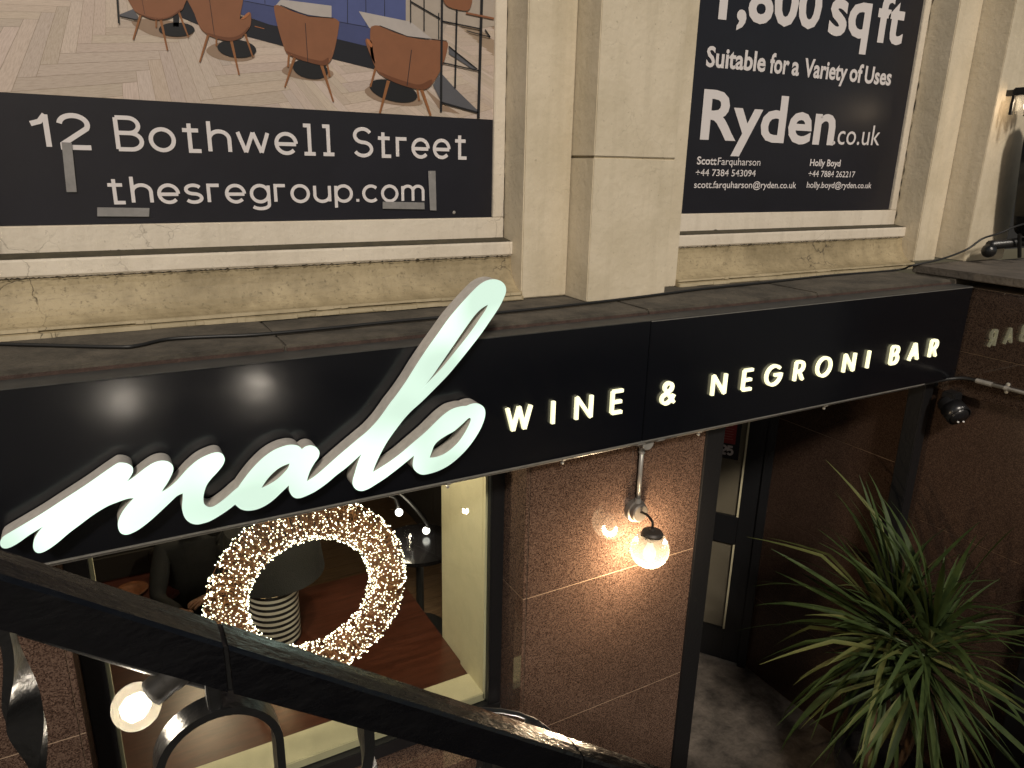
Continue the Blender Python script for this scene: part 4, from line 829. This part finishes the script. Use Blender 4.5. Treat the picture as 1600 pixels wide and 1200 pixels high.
# door, hinged at the far end of the side wall, standing ajar
ang = R(55); dv = Vector((-math.cos(ang), math.sin(ang), 0)); hg = Vector((4.44, 3.71, 0)); dn = Vector((-math.sin(ang), -math.cos(ang), 0))
dr = thing('bar_door', hg, 'black framed glazed bar door standing ajar in the dark entrance', 'door')
def dbox(s0, s1, z0, z1, t0, t1): 
    q = lambda s, t, z: hg+dv*s+dn*t+Vector((0, 0, z))
    return MB().hexa([q(s0, t1, z0), q(s1, t1, z0), q(s1, t0, z0), q(s0, t0, z0), q(s0, t1, z1), q(s1, t1, z1), q(s1, t0, z1), q(s0, t0, z1)])
hd = H-1.16; mid0, mid1 = PX(1160, 862, 4.30).z, PX(1160, 815, 4.30).z
for a, b in ((0.0, .14), (.86, .98)): dbox(a, b, .02, hd, 0, .05).build('stile', DARK, dr, bevel=.004)
for a, b in ((.02, .32), (mid0, mid1), (hd-.1, hd)): dbox(.1402, .8598, a, b, .002, .048).build('rail', DARK, dr, bevel=.004)
GLD = mat('blind_behind_glass', (.25, .215, .165), .6, noise=.15, nscale=4)
for a, b in ((.3205, mid0-.0005), (mid1+.0005, hd-.1005)):
    dbox(.141, .859, a, b, .016, .02).build('blind', GLD, dr); dbox(.141, .859, a, b, .03, .034).build('pane', glass('door_glass', (.9, .9, .88)), dr)
    dbox(.1402, .155, a, b, .035, .046).build('bead', CREAMW, dr)
dbox(-.07, -.002, .0015, hd, -.02, .07).build('door_frame', DARK, dr, bevel=.004)
nt_ = thing('door_notice', hg+dv*.3, 'small red and black notice at the top of the bar door', 'notice')
def nbox(*a): return dbox(*a)
s0n, s1n, nz0, nz1 = .2, .52, PX(1155, 722, 4.28).z, PX(1155, 722, 4.28).z+.50
nbox(s0n, s1n, nz0, nz1, .0345, .0365).build('sheet', mat('notice_black', (.012, .01, .012), .5), nt_)
nbox(s0n+.035, s1n-.012, nz0+.13, nz1-.02, .0368, .0375).build('red_panel', mat('notice_red', (.24, .022, .022), .5), nt_)
NW = mat('notice_white', (.5, .45, .43), .5)
for k in range(9): nbox(s0n+.055+.01*(k % 2), s1n-.03-.02*(k % 3), nz0+.165+k*.022, nz0+.171+k*.022, .0378, .0382).build('text_line', mat('notice_pink', (.36, .12, .10), .5), nt_)
def ntext(s, sa, sb, z, cap, w):
    mb = GL.word(s, 0, sb-sa, 0, cap, w, 0, proud=.0004); mb.v = [tuple(hg+dv*(sb-x)+dn*(.0386-y)+Vector((0, 0, z+zz_))) for x, y, zz_ in mb.v]; mb.build('notice_lettering', NW, nt_, fix=False)
GL.G['5'] = (.52, [[(.5, 1), (.06, 1), (.03, .55)]+arc(.25, .32, .27, .32, 125, -150, 16)])
ntext('25', s0n+.04, s0n+.15, nz0+.03, .085, .018); ntext('ER', s0n+.04, s0n+.16, nz1-.105, .07, .016)

# ------------------------------------------------------------------ return wall with coping at the right
rw = thing('return_wall', (4.6, 1.5, 0), 'brown granite return wall with stone coping at the right', 'wall')
co_ = MB().box(4.474, 4.9, 1.702, 2.494, H-1.30, H-.655).build('upper_cladding', MORTAR, rw)
for a, b in ((-.6565, -1.038), (-1.0405, -1.2995)):
    for y0, y1 in ((1.70, 2.496),): MB().box(4.471, 4.9, y0, y1, H+b, H+a).build('granite_slab', GRAN3, co_, bevel=.0015)
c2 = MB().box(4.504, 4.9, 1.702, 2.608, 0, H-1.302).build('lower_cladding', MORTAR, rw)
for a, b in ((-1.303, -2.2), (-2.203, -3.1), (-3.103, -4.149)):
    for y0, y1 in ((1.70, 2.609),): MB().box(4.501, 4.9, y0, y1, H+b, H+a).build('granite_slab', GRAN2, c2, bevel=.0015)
MB().box(4.46, 4.60, 1.56, 1.698, .001, H-.66).build('end_post', DARK, rw, bevel=.004)
for y0, y1 in ((2.05, 2.78), (1.55, 2.044)):
    MB().box(4.435+random.uniform(0, .006), 5.3, y0, y1, H-.612, H-.567+random.uniform(-.002, .002)).build('coping_slab', COPE, rw, bevel=.005)
MB().box(5.302, 6.6, 1.55, 2.75, H-.62, H-.571).build('coping_slab', COPE, rw, bevel=.005)
MB().box(4.445, 4.9, 2.50, 2.755, H-.66, H-.613).build('bedding_stone', STONE, rw)
MB().box(4.9, 6.6, 1.6, 2.74, H-1.5, H-.621).build('wall_core', STONE, rw)
# conduit on the return wall
rc = thing('wall_conduit', (4.46, 2.2, H-1.19), 'short metal conduit with black flexible hose on the return wall', 'conduit')
MB().tube([(4.457, 2.25, H-1.187), (4.457, 1.72, H-1.187)], .011, 12).build('pipe', COND, rc, smooth=True)
MB().tube([(4.457, 2.27, H-1.187), (4.457, 2.18, H-1.187)], .0145, 12).build('gland', COND, rc)
MB().tube(catmull([Vector((4.457, 2.27, H-1.187)), Vector((4.452, 2.34, H-1.19)), Vector((4.40, 2.40, H-1.205)), Vector((4.28, 2.425, H-1.216)), Vector((4.16, 2.425, H-1.219))], 8, False), .010, 8).build('flexible_hose', CABLE, rc, smooth=True)
for z in (.022, -.022): MB().lathe([(0, -.006), (.011, -.003), (.011, .004)], (4.465, 2.1, H-1.187+z), (1, 0, 0), 12).build('saddle_screw', mat('pale_screw', (.5, .48, .44), .4, metal=.5), rc)
MB().lathe([(.0112, -.01), (.0145, -.01), (.0145, .01), (.0112, .01)], (4.457, 2.1, H-1.187), (0, 1, 0), 14).build('saddle', COND, rc)
# black camera fixture under the sign end
kp = PX(1490, 640, 4.40); kc = thing('security_camera', kp, 'black camera like fixture with two small lenses under the right end of the sign', 'camera')
KB = mat('black_plastic', (.012, .012, .013), .28)
MB().lathe([(0, -.085), (.052, -.08), (.06, -.06), (.06, .05), (.05, .07), (0, .075)], kp, (-.25, -.8, -.42), 28).build('body', KB, kc, smooth=True)
MB().box(kp.x-.02, 4.47, kp.y+.0, kp.y+.08, kp.z+.02, kp.z+.1).build('bracket', KB, kc, bevel=.008)
MB().lathe([(.064, -.02), (.068, -.02), (.07, .06), (.064, .06)], kp, (-.25, -.8, -.42), 28).build('visor', KB, kc, smooth=True)
for q_ in ((1497, 659.5), (1505.5, 659)):
    c_ = PX(*q_, kp.x-.02) ; MB().lathe([(0, -.006), (.005, -.004), (.006, .003)], PY(*q_, kp.y-.085), (0, 1, 0), 10).build('lens', mat('pale_lens', (.7, .7, .7), .1), kc)

# ------------------------------------------------------------------ upper right: lantern, guard rail, black case
ln = thing('wall_lantern', (5.5, 2.6, H+.35), 'small black wall lantern shining on the right pilaster', 'lantern')
lp = PY(1604, 152, 2.62)
MB().box(lp.x-.05, lp.x+.13, lp.y-.06, lp.y+.06, lp.z+.012, lp.z+.055).build('cap', IRON, ln, bevel=.006)
for dx, dy in ((-.045, -.05), (-.045, .05), (.12, -.05), (.12, .05)): MB().box(lp.x+dx-.008, lp.x+dx+.008, lp.y+dy-.008, lp.y+dy+.008, lp.z-.10, lp.z+.0115).build('corner_bar', IRON, ln)
MB().box(lp.x-.03, lp.x+.105, lp.y-.036, lp.y+.036, lp.z-.095, lp.z+.011).build('glass_box', BULBG, ln)
MB().lathe([(0, -.05), (.022, -.04), (.028, -.015), (.015, .02), (0, .03)], (lp.x+.045, lp.y, lp.z-.025), (0, 0, 1), 16).build('bulb', HOT, ln, smooth=True)
MB().box(lp.x+.02, lp.x+.07, lp.y+.06, 2.755, lp.z+.015, lp.z+.05).build('bracket', IRON, ln)
lamp('lantern_light', (lp.x+.03, lp.y-.005, lp.z-.035), 2.6, (1, .74, .5), .03, ln)
gr = thing('guard_rail', (5.6, 2.5, H-.567), 'black iron guard rail with a ball end beside the right pilaster', 'railing')
a_ = PY(1547, 383, 2.62)
MB().tube([a_, a_+Vector((1.6, 0, .03))], .030, 12).build('bar', IRON, gr, smooth=True)
MB().lathe([(.044*math.sin(t), -.044*math.cos(t)) for t in (R(i*15) for i in range(13))], a_+Vector((0, 0, -.035)), (0, 0, 1), 20).build('ball_end', IRON, gr, smooth=True)
for dx in (.6, 1.4): MB().tube([(a_.x+dx, a_.y, H-.57), (a_.x+dx, a_.y, a_.z)], .012, 8).build('post', IRON, gr)
bc = thing('black_case', PY(1600, 360, 2.60), 'tall black rounded case standing beyond the right pilaster', 'case')
cpts = [(1580, 356), (1586, 366), (1600, 370), (1612, 366), (1620, 345), (1630, 182), (1608, 178), (1601, 196), (1594, 225), (1582, 320)]
MB().prism([(v.x, v.z) for v in (PY(q_.x+4, q_.y, 2.62) for q_ in catmull([Vector(k) for k in cpts], 3, True, {6}))], [], 2.50, 2.62).build('shell', mat('glossy_black_case', (.008, .009, .010), .15), bc)
MB().tube([PY(1593, 366, 2.56), PY(1593, 402, 2.56)], .012, 8).build('foot', IRON, bc)

# ------------------------------------------------------------------ potted spiky plant
pb = Vector((3.98, 2.12, 0)); pt = thing('potted_plant', pb, 'large spiky long leaved green plant in a dark pot by the entrance', 'plant')
MB().lathe([(0, .02), (.17, .02), (.17, 0), (.19, .0), (.25, .46), (.262, .46), (.262, .50), (.235, .50), (.225, .42), (0, .40)], pb, (0, 0, 1), 40).build('pot', mat('dark_glazed_pot', (.018, .016, .016), .35), pt)
TRK = mat('plant_stem_bark', (.16, .09, .045), .9, noise=.4, nscale=25, bump=.6)
cr = [PX(1398, 972, 4.0), PX(1452, 1008, 3.95)]
for c_, bx in zip(cr, ((-.05, .03), (.07, -.05))):
    MB().tube(catmull([pb+Vector((bx[0], bx[1], .40)), pb.lerp(c_, .5)+Vector((bx[0], bx[1], 0)), c_-Vector((0, 0, .16))], 6, False), .028, 10).build('stem', TRK, pt, smooth=True)
LEAF = mat('long_green_leaf', (.044, .066, .018), .6, spec=.25, noise=.45, nscale=10, col2=(.020, .036, .010), stretch=(1, 1, 1))
LEAF2 = mat('yellowed_leaf', (.10, .10, .034), .6, spec=.25, noise=.5, nscale=12, col2=(.06, .08, .022))
def leaf_mesh(i):
    ln_ = random.uniform(.66, 1.04); w = random.uniform(.011, .019); droop = random.uniform(.08, 1.0); n = 9; vs_ = []; fs2 = []
    th = 0; x = z = 0.0
    for k in range(n+1):
        t = k/n; ww = w*(.45+.75*math.sin(min(t*2.6, 1.57)))*(1-t**2.2)+.0008
        tw = .6*math.sin(i*1.7+t*3)
        vs_ += [(x, -ww, z+ww*.32+tw*ww), (x, 0, z), (x, ww, z+ww*.32-tw*ww)]
        th -= (droop*(.25+1.5*t) + (random.uniform(.3, .9) if (i % 5 == 2 and k == 5) else 0)*n*.6)/n; x += math.cos(th)*ln_/n; z += math.sin(th)*ln_/n
    for k in range(n):
        b = 3*k; fs2 += [(b, b+1, b+4, b+3), (b+1, b+2, b+5, b+4)]
    me = bpy.data.meshes.new('leaf'); me.from_pydata(vs_, [], fs2); me.polygons.foreach_set('use_smooth', [True]*len(me.polygons)); me.materials.append(LEAF if i % 7 else LEAF2); return me
LM = [leaf_mesh(i) for i in range(26)]
for ci, c_ in enumerate(cr):
    for k in range(146):
        g = k/146; el = R(84-140*g**1.0+random.uniform(-9, 9)); az = k*2.39996+random.uniform(-.2, .2)
        me = LM[random.randrange(26)]
        o = bpy.data.objects.new('leaf', me); C.objects.link(o); o.parent = pt
        sc_ = random.uniform(.78, 1.06)
        # keep clear of the return wall on the right
        if math.cos(az) > .5: sc_ *= .62
        o.matrix_parent_inverse = Matrix.Translation(-pb)
        o.location = c_+Vector((0, 0, .06-.30*g)); o.rotation_euler = (random.uniform(-.3, .3), -el, az); o.scale = (sc_, sc_, sc_)

# ------------------------------------------------------------------ stair railing in the foreground
rl = thing('stair_railing', (.3, .9, H-1.4), 'black painted iron stair railing sloping across the foreground', 'railing')
ra, rbk = -.5485, -.7569
def zr(x): return H+ra+rbk*x
def rail_seg(x0, x1):
    y0, y1, t = .88, .943, .0735; n = max(2, int((x1-x0)/.03)); vs_ = []; fs2 = []
    # cross-section with a slightly crowned top
    sec = [(y0, -t), (y0, -.006), (y0+.005, 0), ((y0+y1)/2, .003), (y1-.005, 0), (y1, -.006), (y1, -t+.004), (y0+.01, -t-.002)]
    for k in range(n+1):
        x = x0+(x1-x0)*k/n; vs_ += [(x, a, zr(x)+b+random.uniform(-.0006, .0006)) for a, b in sec]
    m_ = len(sec)
    for k in range(n): fs2 += [(k*m_+i, k*m_+(i+1) % m_, (k+1)*m_+(i+1) % m_, (k+1)*m_+i) for i in range(m_)]
    fs2 += [tuple(range(m_))[::-1], tuple(n*m_+i for i in range(m_))]
    return MB().add(vs_, fs2)
j1, j2 = PY(352, 1003, .88).x, PY(912, 1183, .88).x
for a, b in ((-.62, j1-.0035), (j1+.0035, j2-.0035), (j2+.0035, 2.7)): rail_seg(a, b).build('handrail', BLACK, rl)
for j in (j1, j2):
    MB().hexa([(j-.003, .884, zr(j)-.07), (j+.003, .884, zr(j)-.072), (j+.003, .94, zr(j)-.072), (j-.003, .94, zr(j)-.07), (j-.003, .884, zr(j)-.003), (j+.003, .884, zr(j)-.005), (j+.003, .94, zr(j)-.005), (j-.003, .94, zr(j)-.003)]).build('joint_plate', IRON, rl)
def flatbar(path, ws, th, name):
    """path points with width direction per point (unit vectors)"""
    vs_ = []; n = len(path)
    for i, (p_, wdir) in enumerate(zip(path, ws)):
        t_ = (path[min(i+1, n-1)]-path[max(i-1, 0)]).normalized(); wd_ = wdir.normalized(); nn_ = t_.cross(wd_).normalized()
        hw = .019; vs_ += [p_+wd_*hw+nn_*th/2, p_-wd_*hw+nn_*th/2, p_-wd_*hw-nn_*th/2, p_+wd_*hw-nn_*th/2]
    mb = MB()
    for k in range(4):
        a_ = [vs_[i*4+k] for i in range(n)]; b_ = [vs_[i*4+(k+1) % 4] for i in range(n)]
        mb.add(a_+b_, [(i, n+i, n+i+1, i+1) for i in range(n-1)])
    mb.add(vs_[:4], [(3, 2, 1, 0)]); mb.add(vs_[-4:], [(0, 1, 2, 3)])
    return mb.build(name, IRON, rl, smooth=True, fix=False)
X575, X333 = PY(575, 1150, .9).x, PY(334, 1085, .9).x
per_ = (X575-X333)
yb = .911; YW = Vector((0, 1, 0))
k = -2
while X333+per_*k < 2.5:
    x = X333+per_*k
    if k % 2 == 0:   # hoop with a short stub
        r_ = .078; ztop = zr(x)-.125; path = [Vector((x-r_, yb, ztop-r_-.42))]+[Vector((x+r_*math.cos(t), yb, ztop-r_+r_*math.sin(t))) for t in (math.pi-math.pi*i/20 for i in range(21))]+[Vector((x+r_, yb, ztop-r_-.42))]
        flatbar(path, [YW]*len(path), .011, 'hoop')
        MB().box(x-.009, x+.009, yb-.015, yb+.015, ztop-.006, zr(x)-.066).build('stub', IRON, rl, bevel=.002)
    else:            # flat bar twisted through a half turn
        z0 = zr(x)-.066; NB = 120; path = [Vector((x, yb, z0-.78*i/NB)) for i in range(NB+1)]
        sm5 = lambda u_: u_*u_*(3-2*u_); ws = [Vector((math.sin(q_), math.cos(q_), 0)) for q_ in (math.pi*sm5(min(max((i/NB-.05)/.30, 0), 1)) for i in range(NB+1))]
        flatbar(path, ws, .011 if k < 0 else .016, 'baluster')
    k += 1
lo = MB(); nseg = 20
lo.hexa([(-.62, .90, zr(-.62)-.87), (2.5, .90, zr(2.5)-.87), (2.5, .925, zr(2.5)-.87), (-.62, .925, zr(-.62)-.87), (-.62, .90, zr(-.62)-.84), (2.5, .90, zr(2.5)-.84), (2.5, .925, zr(2.5)-.84), (-.62, .925, zr(-.62)-.84)])
lo.build('bottom_rail', IRON, rl)
# festoon bulbs hung along the rail
FB = mat('festoon_filament', (1, .85, .6), .4, emit=(1, .84, .58), estr=40, sample=False)
def festoon(c, ax, label, power):
    ax = Vector(ax).normalized(); t = thing('festoon_bulb', c, label, 'bulb', 'festoon bulbs on the stair railing')
    rr = .0315
    MB().lathe([(rr*math.sin(a), -rr*math.cos(a)) for a in (R(1+i*10) for i in range(16))]+[(.0145, .034)], c, ax, 28).build('glass_bulb', BULBG, t, smooth=True)
    MB().lathe([(0, -.022), (.014, -.015), (.018, -.003), (.012, .014), (0, .02)], c, ax, 14).build('filament', FB, t, smooth=True)
    MB().lathe([(.014, .022), (.019, .024), (.0205, .034), (.0195, .05), (.0215, .054), (.022, .078), (.014, .088), (0, .09)], c, ax, 24).build('socket', mat('black_rubber_socket', (.02, .018, .016), .5), t, smooth=True)
    lamp('festoon_light', c-ax*.0, power, (1, .89, .76), .022, t)
    return t
ca = PY(213, 1104, .965)
festoon(ca, PY(262, 1062, .965)-ca, 'lit clear festoon bulb hanging under the left of the handrail', 3)
festoon(Vector((.01, 1.0, H-1.13)), (0, 0, 1), 'lit festoon bulb below the frame under the left handrail', 9)
festoon(Vector((.632, 1.0, H-1.145)), (0, 0, 1), 'lit festoon bulb hidden behind the middle of the handrail', 9)
festoon(Vector((2.15, 1.0, H-2.5)), (0, 0, 1), 'extra festoon bulb added unseen near the foot of the stair railing', 9)  # out of view, added to lift the recess floor and plant
fc = [Vector((-.6, .955, zr(-.6)-.085)), PY(262, 1056, .965), Vector((.3, .975, zr(.3)-.10)), Vector((.632, 1.0, H-1.05)), Vector((.85, 1.0, H-1.4)), Vector((1.05, 1.0, H-1.68)), Vector((1.6, .99, H-1.98)), Vector((2.15, 1.0, H-2.41)), Vector((2.6, .98, H-2.66))]
tag(MB().tube(catmull(fc, 8, False), .005, 6).build('festoon_cable', CABLE, smooth=True), 'black festoon cable hanging along the back of the stair handrail', 'cable')
